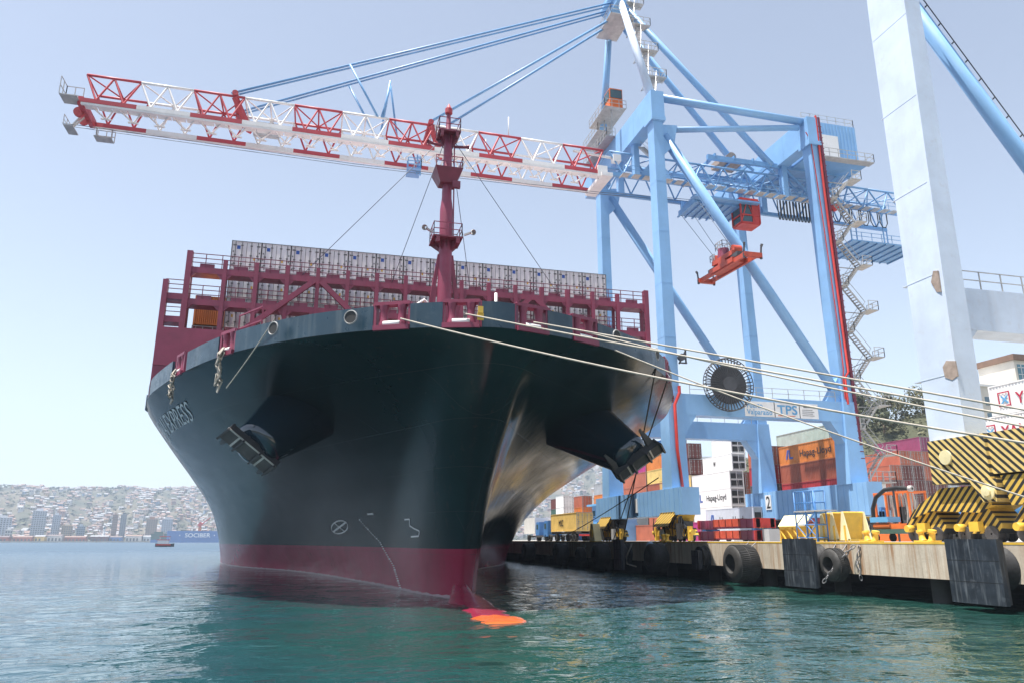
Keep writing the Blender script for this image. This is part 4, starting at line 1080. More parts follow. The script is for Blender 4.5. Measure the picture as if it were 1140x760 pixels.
for x in (-11.0, 10.2):
    mb = MB(); mb.lathe((x, BY0 + .2, btop(x) + .35), (0, 1, 0), [(0, .05), (0, .32), (BY1 - BY0 - .4, .32), (BY1 - BY0 - .4, .05)], 12); mb.bar((x, BY0 + .4, btop(x) - .1), (x + 1.6, 78, bz(x) + .4), .5); mb.bar((x, BY1 - .4, btop(x) - .1), (x + 1.6, 78, bz(x) + .4), .5)
    mb.build('stay_anchor', M['boom_red'], crane)
mb = MB(); mb.box(-9.2, -6.4, 79.3, 79.9, bz(-8) + .9, bz(-8) + 2.5); mb.build('equipment_cabinet', M['grey'], crane)
mb = MB(); mb.box(BX0 - 1.8, BX0 - .2, BY0 - .9, BY0 + .9, bz(BX0) - .1, bz(BX0)); mb.rail([(BX0 - 1.8, BY0 - .9, bz(BX0)), (BX0 - 1.8, BY0 + .9, bz(BX0)), (BX0 - .2, BY0 + .9, bz(BX0))], 1.9, .035, .8)
mb.box(BX0 - 2.0, BX0 - 1.1, 77.6, 79.6, bz(BX0) - 1.9, bz(BX0) - 1.8); mb.rail([(BX0 - 2.0, 77.6, bz(BX0) - 1.8), (BX0 - 2.0, 79.6, bz(BX0) - 1.8)], 1.1, .03, .8)
mb.box(BX0 + .2, BX0 + 1.9, BY1 - .4, BY1 + .9, bz(BX0) - 1.5, bz(BX0) - 1.4); mb.bar((BX0 + .3, BY1, bz(BX0)), (BX0 + .3, BY1 + .2, bz(BX0) - 1.45), .12); mb.bar((BX0 + 1.8, BY1, bz(BX0)), (BX0 + 1.8, BY1 + .2, bz(BX0) - 1.45), .12); mb.bar((BX0 - .1, 78.4, bz(BX0)), (BX0 - 1.5, 78.4, bz(BX0) - 1.85), .14); mb.bar((BX0 - .1, 77.7, bz(BX0)), (BX0 - 1.2, 77.7, bz(BX0) - 1.85), .14); mb.rail([(BX0 + .2, BY1 + .9, bz(BX0) - 1.4), (BX0 + 1.9, BY1 + .9, bz(BX0) - 1.4)], 1.3, .035, .8); mb.build('tip_platform', M['galv'], crane)
mb = MB(); mb.bar((BX0 - .1, BY0, bz(BX0)), (BX0 - .1, BY1, bz(BX0)), .5, .9); mb.lathe((BX0 - .6, 77.2, bz(BX0) - .4), (0, 1, 0), [(0, .05), (0, .55), (.3, .55), (.3, .05)], 14); mb.lathe((BX0 - .6, 78.8, bz(BX0) - .4), (0, 1, 0), [(0, .05), (0, .55), (.3, .55), (.3, .05)], 14); mb.build('tip_beam', M['boom_red'], crane)
mb = MB(); mb.tube((19.4, BY0 + .5, btop(19)), (19.4, BY0 + .5, btop(19) + 2.6), .06, 6); mb.tube((17.6, BY1, btop(17)), (17.6, BY1, btop(17) + 1.8), .05, 6); mb.build('aerial', M['white'], crane)
mb = MB(); mb.tube((27.4, BY0 + .5, btop(27) - .6), (32.6, BY0 + .5, btop(27) - .9), .16, 8); mb.box(32.4, 33.4, BY0 + .1, BY0 + .9, btop(27) - 1.4, btop(27) - .5); mb.build('boom_latch', M['boom_white'], crane)
mb = MB(); mb.box(30.6, 32.0, BY0 - .5, BY1 + .5, bz(31) - .55, bz(31) - .1); mb.box(30.2, 31.4, BY0 - .3, BY0 + .3, bz(31) - .6, bz(31) + .8); mb.build('boom_hinge', M['boom_white'], crane)
# catwalk under the boom (pale blue maintenance basket)
mb = MB(); mb.box(7.9, 9.4, 77, 79.4, 43.9, 44.0); mb.rail([(7.9, 77, 44.0), (9.4, 77, 44.0), (9.4, 79.4, 44.0)], 1.2, .04, .6, rows=3); mb.bar((9.0, 77.8, 43.5), (9.0, 77.8, 47.4), .12); mb.bar((9.4, 77.8, 43.5), (9.4, 77.8, 47.4), .12); mb.box(6.9, 10.6, 76.9, 77.1, 46.2, 46.35)
for k in range(9): mb.bar((9.0, 77.8, 43.8 + .4 * k), (9.4, 77.8, 43.8 + .4 * k), .07)
mb.bar((7.0, 77, 46.3), (9.0, 77.8, 46.3), .1)
for x in (8.0, 9.3): mb.bar((x, 79, 44), (x, 79, 46), .1)
mb.build('boom_basket', M['crane_lattice'], crane)
NG = 7; g0 = 32.0; gb = (75.0 - g0) / NG
for k in range(NG): lattice(g0 + gb * k, g0 + gb * (k + 1), M['crane_lattice'], 'girder_section')
                                                                     # hangers carrying the girder from the top beams, machinery deck frames
for x in (WX, LX - .6):
    for y in (BY0, BY1): mb = MB(); mb.bar((x, y, TOPZ - 3.2), (x, y, bz(x)), .7, .9); mb.build('girder_hanger', BL, crane)
mb = MB(); mb.prism([(WX + .4, BY0 - .1, bz(WX) + .3), (WX + 4.6, BY0 - .1, bz(WX) + .3), (WX + 4.2, BY0 - .1, bz(WX) + 1.4), (WX + 2.6, BY0 - .1, btop(WX) - .2)], (0, .2, 0))
mb.build('girder_plate', BL, crane)
mb = MB()
for k in range(30):
    x = 33 + 1.4 * k; mb.box(x, x + .9, BY0 - 1.3, BY0 - .3, bz(x) - .38, bz(x) - .3)
for k in range(10):
    x = 33 + 4.2 * k; mb.bar((x, BY0, bz(x) - .4), (x, BY1, bz(x) - .4) if k > 30 else (x, BY0 - 1.3, bz(x) - .4), .12)
mb.build('girder_walkway', M['galv'], crane)
mb = MB(); mb.rail([(33, BY0 - 1.3, bz(33) - .3), (75, BY0 - 1.3, bz(75) - .3)], 1.05, .025, 1.6); mb.build('railing', M['crane_lattice'], crane)
mb = MB(); mb.box(64.5, 75.2, BY0 - .6, BY1 + .6, 40.2, 40.35)
for k in range(9): mb.bar((64.5 + 1.3 * k, BY0 - .6, 40.1), (64.5 + 1.3 * k, BY1 + .6, 40.1), .14)
for x in (65, 70, 75):
    for y in (BY0, BY1): mb.bar((x, y, 40.2), (x, y, bz(x)), .12)
mb.rail([(64.5, BY0 - .6, 40.35), (75.2, BY0 - .6, 40.35)], 1.1, .03, 1.5); mb.build('service_platform', M['crane_lattice'], crane)
# machinery house behind the landside beam
hx0, hx1, hy0, hy1, hz0, hz1 = 57.6, 65.4, 73.2, 83.5, 50.2, 55.4
mb = MB(); mb.box(hx0, hx1, hy0, hy1, hz0, hz1)
for k in range(16): mb.box(hx0 + .1 + .5 * k, hx0 + .35 + .5 * k, hy0 - .06, hy0, hz0 + .2, hz1 - .1)
for k in range(20): mb.box(hx1, hx1 + .06, hy0 + .1 + .5 * k, hy0 + .35 + .5 * k, hz0 + .2, hz1 - .1)
hs = mb.build('machinery_house', BL, crane)
mb = MB(); mb.box(60.2, 62.6, hy0 - .14, hy0 - .07, hz0 + .3, hz0 + 3.4); mb.build('door', M['white'], hs)
mb = MB(); mb.rail([(hx0, hy0 + .1, hz1), (hx1, hy0 + .1, hz1), (hx1, hy1, hz1)], 1.1, .03, 1.3); mb.build('railing', M['galv'], hs)
mb = MB()
for k in range(8): mb.bar((46 + 2.7 * k, BY0 - .3, 49.9), (46 + 2.7 * k, 84, 49.9), .22, .45)
mb.bar((45, BY0, 49.6), (66, BY0, 49.6), .4, .6); mb.bar((45, BY1, 49.6), (66, BY1, 49.6), .4, .6); mb.box(57, 66, 72.6, 84, 49.55, 49.7)
for x0, x1 in ((56, 60), (60, 64), (64, 60)): mb.bar((x0, BY0, 49.4), (x1, BY0, bz(60) + .3), .3)
for x0 in (50, 53): mb.bar((x0, BY0, 49.6), (x0 + 1.5, BY0, btop(52)), .25)
mb.build('machinery_deck', M['crane_lattice'], crane)
mb = MB(); mb.box(57.2, 66.4, 71.6, 72.6, 49.55, 49.68); mb.rail([(57.2, 71.6, 49.7), (66.4, 71.6, 49.7), (66.4, 84, 49.7)], 1.1, .03, 1.2); mb.build('gallery', M['galv'], crane)
mb = MB(); mb.box(47.6, 50.6, 76.8, 79.2, 49.9, 50.7); mb.lathe((49, 76.3, 50.6), (0, 1, 0), [(0, .05), (0, .6), (3.4, .6), (3.4, .05)], 18); mb.build('winch', M['peel'], crane)
# trolley with its red cab
tx = 47.0
mb = MB(); mb.box(tx - 4, tx + 3, BY0 + .2, BY1 - .2, 43.4, 44.0); mb.box(tx - 4.6, tx + 4.4, BY0 - .9, BY0 + .2, 43.6, 43.8)
for k in range(8): mb.bar((tx - 4 + k, BY0, 43.3), (tx - 4 + k, BY1, 43.3), .18)
for x in (tx - 3.4, tx + 2.4):
    for y in (BY0 + .3, BY1 - .3): mb.bar((x, y, 44), (x, y, 45.3), .4)
    mb.lathe((x, 77, 44.1), (0, 1, 0), [(0, .05), (0, .5), (2, .5), (2, .05)], 14)
tr = mb.build('trolley', M['crane_lattice'], crane)
mb = MB(); c0, c1, d0, d1 = 49.0, 51.6, 75.4, 77.4
for x in (c0, c1):
    for y in (d0, d1): mb.bar((x, y, 41.2), (x, y, 44.2), .16)
for z in (41.2, 42.2, 44.2):
    for y in (d0, d1): mb.bar((c0, y, z), (c1, y, z), .16)
    for x in (c0, c1): mb.bar((x, d0, z), (x, d1, z), .16)
mb.box(c0, c1, d0, d1, 44.2, 44.5); mb.box(c0, c1, d0, d1, 41.0, 41.15); mb.box(c1 - 1.0, c1, d0 - .02, d1, 41.2, 44.2)
mb.bar((c0, d0, 41.2), (c0 + 1, d0, 44.2), .12); mb.bar((c0 + 1, d0, 44.2), (c0 + 2, d0, 41.2), .1)
cab = mb.build('operator_cab', M['red'], crane)
mb = MB(); mb.box(c0 + .06, c1 - 1.0, d0 + .06, d1 - .06, 41.25, 44.15); mb.build('glazing', M['glass'], cab)
for a0, a1, name in ((53.6, 58.6, 11), (59.4, 60.8, 8), (61.6, 70, 6)):
    for k in range(name):
        u = a0 + (a1 - a0) * k / name; w = (a1 - a0) / name * .8; d = 2.6 if name != 6 else 2.0
        mb = MB(); mb.path([(u, BY0 - 1.2, 44.2), (u + .02, BY0 - 1.2, 44.2 - d * .7), (u + w * .3, BY0 - 1.2, 44.2 - d), (u + w * .7, BY0 - 1.2, 44.2 - d), (u + w, BY0 - 1.2, 44.2 - d * .7), (u + w, BY0 - 1.2, 44.2)], .07, 6); mb.build('festoon_cable', M['black'], crane)
mb = MB(); mb.box(61.5, 62.3, BY0 - 1.6, BY0 - .8, 43.8, 44.4); mb.build('festoon_end', M['red'], crane)
# operator's access cabin and platforms on the waterside top beam
mb = MB(); mb.box(34.3, 36.1, 80.6, 82.4, TOPZ + 5.0, TOPZ + 7.9); cb = mb.build('lift_cabin', M['orange'], crane)
mb = MB(); mb.box(34.4, 36.0, 80.54, 80.59, TOPZ + 6.5, TOPZ + 7.7); mb.box(34.24, 34.29, 80.8, 82.2, TOPZ + 6.5, TOPZ + 7.7); mb.build('window', M['glass'], cb)
mb = MB()
for z, y0, y1, x0, x1 in ((TOPZ + .2, 79.5, 88, 33.2, 34.4), (TOPZ + 2.6, 82.4, 88, 33.2, 35.2), (TOPZ + 4.9, 80.2, 86, 33.4, 36.4)):
    mb.box(x0, x1, y0, y1, z - .08, z); mb.rail([(x0, y0, z), (x0, y1, z)], 1.1, .03, 1.0); mb.rail([(x0, y0, z), (x1, y0, z)], 1.1, .03, 1.0)
for y in (81, 83.5, 86): mb.bar((34.6, y, TOPZ), (34.6, y, TOPZ + 5), .14)
mb.build('access_platform', M['galv'], crane)
# ladders up the A-frame
def stair(mb, p, q, w=.8, n=12):
    p, q = Vector(p), Vector(q); d = q - p; side = Vector((d.y, -d.x, 0)); side = side.normalized() * w / 2 if side.length > .01 else Vector((0, w / 2, 0))
    for s in (-1, 1):
        mb.bar(p + side * s, q + side * s, .05, .2); mb.bar(p + side * s + Vector((0, 0, 1)), q + side * s + Vector((0, 0, 1)), .045)
    for k in range(n): c = p.lerp(q, (k + .5) / n); mb.bar(c - side, c + side, .24, .04)
mb = MB()
zz = [TOPZ + .3, 57.5, 62.5, 67.5, 72]
for k in range(4):
    f0, f1 = (zz[k] - TOPZ) / (AP.z - TOPZ), (zz[k + 1] - TOPZ) / (AP.z - TOPZ)
    y0, y1 = Y0 + 1.2 + 6.5 * f0, Y0 + 1.2 + 6.5 * f1
    stair(mb, (35.7, y0, zz[k]), (36.8, y1, zz[k + 1]), .7, 14)
    mb.box(35.4, 38.2, y1 - .6, y1 + .6, zz[k + 1] - .1, zz[k + 1]); mb.rail([(35.4, y1 - .6, zz[k + 1]), (38.2, y1 - .6, zz[k + 1]), (38.2, y1 + .6, zz[k + 1])], 1.1, .03, .7)
    for xx in (36.0, 38.0): mb.bar((34.9, y1 - .2, zz[k + 1] - 2.2), (xx, y1, zz[k + 1] - .1), .08)
mb.build('mast_ladder', M['galv'], crane)
mb = MB(); stair(mb, (35.9, 72.2, 46.4), (35.9, 75.4, 49.6), .8, 10); mb.build('girder_ladder', M['galv'], crane)
# zigzag stair beside the landside leg
mb = MB(); z = 9.5; k = 0; SYY = Y0 - .3
while z < 45:
    x0, x1 = (57.9, 60.2) if k % 2 == 0 else (60.2, 57.9)
    stair(mb, (x0, SYY, z), (x1, SYY, z + 2.75), .8, 10); z += 2.75
    e = 1.3 if x1 > x0 else -.7
    mb.box(min(x1, x1 + e), max(x1, x1 + e), SYY - .9, SYY + .9, z - .1, z); mb.rail([(min(x1, x1 + e), SYY - .9, z), (max(x1, x1 + e), SYY - .9, z), (max(x1, x1 + e), SYY + .9, z)], 1.05, .03, .7)
    if k % 2 == 0: mb.bar((57.0, SYY + .6, z - 1.6), (x1 + .4, SYY + .6, z - .1), .09); mb.bar((57.0, SYY + .6, z - .1), (x1, SYY + .6, z - .1), .09)
    k += 1
mb.build('stair', M['galv'], crane)
mb = MB(); mb.box(57.6, 60.8, SYY - 1, SYY + 1, 9.2, 9.3); mb.rail([(57.6, SYY - 1, 9.3), (60.8, SYY - 1, 9.3), (60.8, SYY + 1, 9.3)], 1.1, .03, .7); mb.build('stair_landing', M['galv'], crane)
mb = MB(); mb.box(58.0, 59.8, SYY - .5, SYY + 1.3, 6.6, 9.1); mb.build('switch_cabinet', M['white'], crane)
# pipes and cable chain on the landside leg
mb = MB(); yl = Y0 - .92
mb.path([(LX - 1.6 + .0, yl + .1, TOPZ - 2.2), (LX - 1.1, yl, TOPZ - 3.4), (LX - .7, yl, 40), (LX - .25, yl, 24), (LX - .25, yl, 21.5), (LX - .45, yl, 20.4), (LX - .45, yl, 18.2)], .06, 8)
mb.path([(LX - .05, yl, TOPZ + .2), (LX + .02, yl, 40), (LX + .35, yl, 21.3), (LX - .2, yl, 20.6), (LX - .2, yl, 17.6)], .14, 8)
mb.build('red_pipe', M['red'], crane)
mb = MB(); mb.bar((LX + .28, yl, TOPZ), (LX + .85, yl, 7), .3, .22)
for k in range(60): z = 8 + .74 * k; x = LX + .85 - .57 * (z - 7) / 46; mb.box(x - .24, x + .24, yl - .14, yl - .10, z, z + .1)
mb.build('cable_chain', M['maroon_dark'], crane)
mb = MB(); mb.path([(WX + .55, Y0 - 1.12, 18.6), (WX + .55, Y0 - 1.12, 17.9), (WX - .1, Y0 - 1.2, 16.6), (WX - .1, Y0 - 1.2, 12), (WX + .25, Y0 - 1.2, 8.0), (WX + .9, Y0 - 1.2, 7.6)], .16, 10); mb.build('red_pipe', M['red'], crane)
# cable reel
rc = Vector((41.0, Y0 - 1.9, 18.85)); RRAD = 2.75
mb = MB(); mb.tube(rc + Vector((0, .1, 0)), (41.0, Y0 - .4, 17.5), .25, 10); mb.lathe(rc + Vector((0, -.35, 0)), (0, 1, 0), [(0, .02), (0, .8), (.7, .8), (.7, .02)], 20); mb.lathe(rc + Vector((0, -.05, 0)), (0, 1, 0), [(0, .6), (0, 2.05), (.12, 2.05), (.12, .6)], 40); rl = mb.build('cable_reel', M['dark_steel'], crane)
mb = MB()
for s in (-.28, .28):
    ring = [rc + Vector((RRAD * cos(2 * pi * i / 48), s, RRAD * sin(2 * pi * i / 48))) for i in range(49)]; mb.path(ring, .05, 6)
    for i in range(44):
        a = 2 * pi * i / 44; mb.bar(rc + Vector((.7 * cos(a), s, .7 * sin(a))), rc + Vector((RRAD * cos(a), s, RRAD * sin(a))), .07)
for i in range(44): a = 2 * pi * i / 44; mb.bar(rc + Vector((RRAD * .98 * cos(a), -.28, RRAD * .98 * sin(a))), rc + Vector((RRAD * .98 * cos(a), .28, RRAD * .98 * sin(a))), .06)
mb.build('spokes', M['dark_steel'], rl)
mb = MB(); mb.bar((WX + .6, Y0 - 1.3, 21.0), (WX + 1.5, Y0 - 1.3, 21.0), .14); mb.bar((WX + .6, Y0 - 1.3, 20.9), (WX + 1.4, Y0 - 1.3, 22.3), .14); mb.bar((WX + 1.4, Y0 - 1.3, 22.4), (WX + 1.4, Y0 - 1.3, 21.0), .14); mb.lathe((WX + .9, Y0 - 1.5, 21.6), (0, 1, 0), [(0, .02), (0, .38), (.4, .38), (.4, .02)], 14); mb.build('cable_guide', M['dark_steel'], crane)

# the spreader hanging from the trolley on four wires
sp_c = Vector((tx - 2.2, 71.4, 33.3)); sp_c = Vector((44.0, 71.2, 33.0))
spreader = thing('spreader', 'red and orange container spreader hanging on wires under the crane girder', 'spreader', (44.0, 71.2, 33.0))
tilt = 0.03
def S(x, y, z): return Vector((44.0 + x * .9, 71.2 + y * .84, 33.0 + z * .9 + tilt * y))
mb = MB()
for x in (-.75, .75): mb.bar(S(x, -5.9, .1), S(x, 5.9, .1), .28, .5)
for y in (-5.9, 5.9): mb.bar(S(-1.2, y, .0), S(1.2, y, .0), .45, .5)
mb.build('frame', M['spreader_red'], spreader)
mb = MB(); mb.bar(S(0, -3.0, .3), S(0, 3.0, .3), 1.9, .55); mb.box(43.2, 44.8, 70.4, 72.0, 33.5, 34.0); mb.build('main_beam', M['spreader_red'], spreader)
mb = MB(); mb.bar(S(0, -2.6, 1.35), S(0, 2.6, 1.35), 1.5, .55)
for y in (-2.2, 2.2): mb.lathe(S(-.5, y, 1.9), (1, 0, 0), [(0, .02), (0, .5), (1.0, .5), (1.0, .02)], 16)
mb.build('head_block', M['spreader_red'], spreader)
mb = MB(); mb.lathe(S(0, .8, 1.6), (0, 0, 1), [(0, .75), (1.2, .62), (1.25, .3)], 12); mb.build('cable_basket', M['maroon'], spreader)
mb = MB(); mb.rail([S(-.7, -.2, 2.8), S(.7, -.2, 2.8), S(.7, 1.6, 2.8), S(-.7, 1.6, 2.8), S(-.7, -.2, 2.8)], .9, .03, .5); mb.rail([S(-.7, 2.0, 1.7), S(-.7, 3.2, 1.7), S(.7, 3.2, 1.7)], .8, .03, .5); mb.build('guard_rail', M['galv'], spreader)
for x in (-1.15, 1.15):
    for y in (-5.95, 5.95):
        mb = MB(); mb.bar(S(x, y, .2), S(x, y * 1.03, 1.1), .14); mb.bar(S(x, y * 1.03, 1.1), S(x * 1.05, y * 1.06, 1.4), .2); mb.bar(S(x, y, .1), S(x, y, -.45), .2); mb.build('flipper', M['dark_steel'], spreader)
mb = MB(); mb.box(43.3, 44.7, 68.0, 69.4, 33.4, 33.9); mb.box(43.4, 44.6, 72.9, 74.6, 33.5, 33.95); mb.build('power_pack', M['dark_steel'], spreader)
mb = MB()
for x in (-.6, .6):
    for y in (-2.2, 2.2): mb.tube(S(x, y, 2.2), (44.0 + x * 1.6, 71.2 + y + 6.3, 43.4), .03, 5)
mb.build('wire', M['wire'], spreader)
# ------------------------------------------------------------------ second crane, mostly out of the frame to the right
PL = M['crane_pale']
cr2 = thing('gantry_crane', 'pale weathered crane with peeling paint on a big yellow and black striped base', 'crane', (35, 28, QZ))
mb = MB(); vs = []
for z, x0, x1, y0, y1 in ((8.6, 34.0, 35.5, 32.9, 35.4), (37, 34.95, 36.15, 33.3, 36.4), (56, 35.5, 36.7, 33.2, 36.6)): vs += [(x0, y0, z), (x1, y0, z), (x1, y1, z), (x0, y1, z)]
mb.add(vs, [(0, 3, 2, 1), (8, 9, 10, 11)] + [(4 * k + i, 4 * k + (i + 1) % 4, 4 * k + 4 + (i + 1) % 4, 4 * k + 4 + i) for k in range(2) for i in range(4)])
for z in (12.2, 18.2, 24, 30, 36):
    f = (z - 8.8) / 28.2; mb.box(34.0 + .95 * f - .01, 35.5 + .65 * f + .01, 33.4 - .1 * f - .01, 36 + .4 * f + .01, z, z + .05)
mb.build('leg', PL, cr2)
M['peel'] = paint('peeling_primer', (0.38, 0.30, 0.25), 0.8, 0.3, 3.0)
mb = MB(); mb.prism([(34.16, 32.88, 12.0), (34.16, 33.3, 11.85), (34.16, 33.75, 12.1), (34.16, 33.8, 12.7), (34.16, 33.5, 13.0), (34.16, 32.9, 12.85)], (-.08, 0, 0)); mb.build('worn_patch', M['peel'], cr2)
mb = MB(); mb.prism([(34.30, 33.25, 17.0), (34.36, 33.6, 17.1), (34.36, 33.9, 17.8), (34.33, 33.6, 18.4), (34.30, 33.26, 18.3)], (-.10, 0, 0)); mb.build('worn_patch', M['peel'], cr2)
mb = MB(); mb.box(35.5, 58, 33.5, 35.2, 14.95, 17.5)
arc = [(35.55, 33.55, 17.5)] + [(35.55 + .9 - .9 * cos(a), 33.55, 17.5 + .9 - .9 * sin(a)) for a in [pi / 2 * (1 - i / 6) for i in range(7)]]
mb.prism(arc[::-1], (0, 1.6, 0)); mb.prism([(35.5, 33.55, 14.95), (36.7, 33.55, 14.95), (35.5, 33.55, 13.7)], (0, 1.6, 0)); mb.build('portal_beam', PL, cr2)
mb = MB(); mb.rail([(35.9, 33.55, 17.5), (58, 33.55, 17.5)], 1.1, .028, 1.5); mb.build('railing', M['galv'], cr2)
mb = MB(); mb.tube((35.2, 34.6, 40.4), (57, 34.6, 8.6), .50, 20); mb.build('diagonal_brace', BL, cr2)
mb = MB()
for k in range(14): 
    a = Vector((35.7, 34.1, 40.1)).lerp(Vector((46.9, 34.1, 23.8)), k / 13); mb.bar(a, a + Vector((.16, -.05, .17)), .09); 
mb.bar((35.86, 34.05, 40.27), (47.06, 34.05, 23.97), .05); mb.build('brace_conduit', M['dark_steel'], cr2)
leg(57, 35, 8.0, 56, 2.0, 2.2, 'leg', PL, cr2); leg(57, 18, 8.0, 56, 2.0, 2.2, 'leg', PL, cr2); leg(34.9, 15.2, 8.8, 56, 1.5, 2.6, 'leg', PL, cr2)
mb = MB(); mb.box(33.5, 36.2, 31.3, 35.1, 6.2, 8.6); mb.prism([(33.45, 32.6, 6.25), (33.45, 30.9, 6.25), (33.45, 31.1, 5.1), (33.45, 31.9, 5.1)], (2.8, 0, 0)); mb.build('sill_end', M['hz'], cr2)
mb = MB(); mb.box(33.7, 36.0, 13, 31.3, 6.5, 8.6); mb.build('sill_beam', M['hz'], cr2)
mb = MB(); mb.lathe((33.5, 33.9, 7.6), (-1, 0, 0), [(0, .40), (.10, .40), (.11, .01)], 20); mb.build('pivot_pin', M['pale_yellow'], cr2); mb = MB(); mb.lathe((33.45, 31.5, 5.6), (-1, 0, 0), [(0, .40), (.08, .40), (.09, .22), (.18, .22), (.19, .01)], 18); mb.build('pivot_pin', M['pale_yellow'], cr2)
mb = MB(); mb.prism([(33.8, 36.6, 5.2), (33.8, 34.9, 6.0), (33.8, 32.3, 6.0), (33.8, 31.7, 5.0), (33.8, 32.6, 4.6), (33.8, 35.8, 4.8), (33.8, 37.4, 4.4)], (2.0, 0, 0)); mb.build('equaliser_beam', M['hz2'], cr2)
mb = MB(); mb.prism([(33.8, 31.0, 6.4), (33.8, 27.6, 6.4), (33.8, 26.6, 5.1), (33.8, 30.6, 4.9)], (2.0, 0, 0)); mb.build('equaliser_beam', M['hz2'], cr2)
for yc in (36.6, 33.0, 29.4, 25.8):
    mb = MB(); mb.prism([(34.0, yc + 1.5, 4.0), (34.0, yc + .7, 4.95), (34.0, yc - .7, 4.95), (34.0, yc - 1.5, 4.0), (34.0, yc - 1.3, 3.55), (34.0, yc + 1.3, 3.55)], (1.6, 0, 0)); bg = mb.build('bogie', M['hz2'], cr2)
    mb = MB(); mb.box(33.6, 33.95, yc - .4, yc + .2, 3.65, 4.15); mb.tube((33.5, yc + .9, 3.85), (34.0, yc + .9, 3.85), .2, 12); mb.build('travel_motor', M['yellow'], bg)
    for k in (-.85, .85):
        mb = MB(); mb.lathe((33.9, yc + k, 3.52), (1, 0, 0), [(0, .05), (0, .42), (.2, .42), (.21, .36), (.5, .36), (.51, .42), (.7, .42), (.7, .05)], 18); mb.build('wheel', M['dark_steel'], bg)

# ------------------------------------------------------------------ container yard
def stack(x, y, L, z0, rows, where, **k):
    for i, (c, h, extra) in enumerate(rows): pass
G0 = QZ
def C(x, y0, L, z, col, label, h=2.59, **k): return container(x + CW / 2, y0 + L / 2, z, col, label, L, h, **k)
# block opposite the gap between the legs: white reefers with red boxes behind
Y = 104.5; H = 2.65
HLs = lambda mt, s=1.0: [('Hapag-Lloyd', mt, 1.25 * s, 1.6, .95, 6.2, .03), ('/L', 'letter_blue', 1.7 * s, 4.4, .8, 1.5, .10)]
z = G0
C(62, Y, 12.19, z, 'reefer' and M['reefer'], 'white reefer at the bottom of the reefer stack between the crane legs', h=H, end='cool', reefer=True); z += H
C(62, Y, 12.19, z, M['white'], 'blank white reefer second up, under the lettered white reefer', h=H, end='cool', reefer=True); z += H
C(62, Y, 12.19, z, M['white'], 'white reefer lettered Hapag-Lloyd in black with a blue mark, between the crane legs', h=H, end='cool', reefer=True, side=HLs('letter_black')); z += H
C(62, Y, 12.19, z, M['reefer'], 'blank white reefer right above the lettered white reefer', h=H, end='cool', reefer=True); z += H
C(62.6, Y, 9.2, z, M['white'], 'white reefer with a small black emblem, just above the blank white one', h=H, end='cool', reefer=True, side=[('W', 'letter_black', 1.1, 1.2, 1.0, .7, .05)]); z += H
C(62.9, Y + .4, 6.06, z, M['reefer'], 'short white reefer topping the stack between the crane legs', h=H, end='cool', reefer=True)
for k, (c, nm) in enumerate((('rust', 'rust red'), ('yellow', 'yellow'), ('rust', 'brick red'), ('yellow', 'pale yellow'), ('brown', 'dark brown'), ('brown', 'brown lattice ended'))):
    z = G0 + 2.75 * k
    if k < 5: C(62, Y + 12.5, 12.19 if k % 2 else 6.06, z, c, '%s container, %s up in the stack beyond the white reefers' % (nm, ORD[k + 1]))
    else: C(62, Y + 12.7, 6.06, z, c, 'brown container topping the stack beyond the white reefers')
cols = [('red', 'red'), ('red', 'bright red'), ('terracotta', 'orange red'), ('rust', 'rust red')]
for k in range(4): C(64.7, Y, 12.19, G0 + 2.6 * k, cols[k][0], '%s container end in the column behind the white reefers, %s up' % (cols[k][1], ORD[k + 1]), side=None)
for k in range(3): C(67.3, Y, 12.19, G0 + 2.6 * k, 'red' if k != 1 else 'maroon', '%s container tucked behind the crane leg, %s up' % ('red' if k == 0 else 'dark maroon' if k == 1 else 'crimson', ORD[k + 1]))
# twenty-foot boxes behind the landside leg
c2 = [('brown', 'brown'), ('maroon', 'maroon'), ('dark grey', 'charcoal'), ('red', 'crimson'), ('terracotta', 'orange brown')]
for j in range(3):
    for k in range(5 - (j == 2)):
        c = c2[(k + j * 2) % 5] if j else c2[k]
        C(62 + 2.5 * j, 92.9, 6.06, G0 + 2.6 * k, c[0], '%s short container, %s up, %s column beside the far landside leg' % (c[1], ORD[k + 1], ('the front', 'the middle', 'the back')[j]))
# block right of the legs: orange over reds
z = G0
for k, (c, nm, sd) in enumerate((('rust', 'rust red', None), ('maroon', 'dark red', None), ('red', 'red', None), ('rust', 'brick red', None), ('orange', 'bright orange', [('Hapag-Lloyd', 'letter_black', 1.25, 1.6, .8, 6.4, .03), ('/L', 'letter_blue', 1.7, 4.6, .7, 1.5, .10)]))):
    C(62, 79.0, 12.19, z, c, '%s forty-foot container, %s up in the stack behind the near landside leg' % (nm, ORD[k + 1]) if not sd else 'bright orange container lettered Hapag-Lloyd on top behind the near landside leg', h=2.5, side=sd); z += 2.5
for k in range(5): C(64.6, 86.0, 12.19, G0 + 2.5 * k, ('brown', 'maroon', 'brown', 'dark grey', 'maroon')[k], '%s container in the column behind the lettered orange one, %s up' % (('brown', 'maroon', 'dark brown', 'charcoal', 'wine red')[k], ORD[k + 1]), h=2.5)
C(67.2, 87.0, 12.19, G0 + 12.5, 'pale green', 'pale green weathered container high behind the lettered orange one', h=2.9)
for k in range(5): C(67.2, 87.0, 12.19, G0 + 2.5 * k, 'pale grey', 'pale grey container below the pale green one, %s up' % ORD[k + 1], h=2.5)
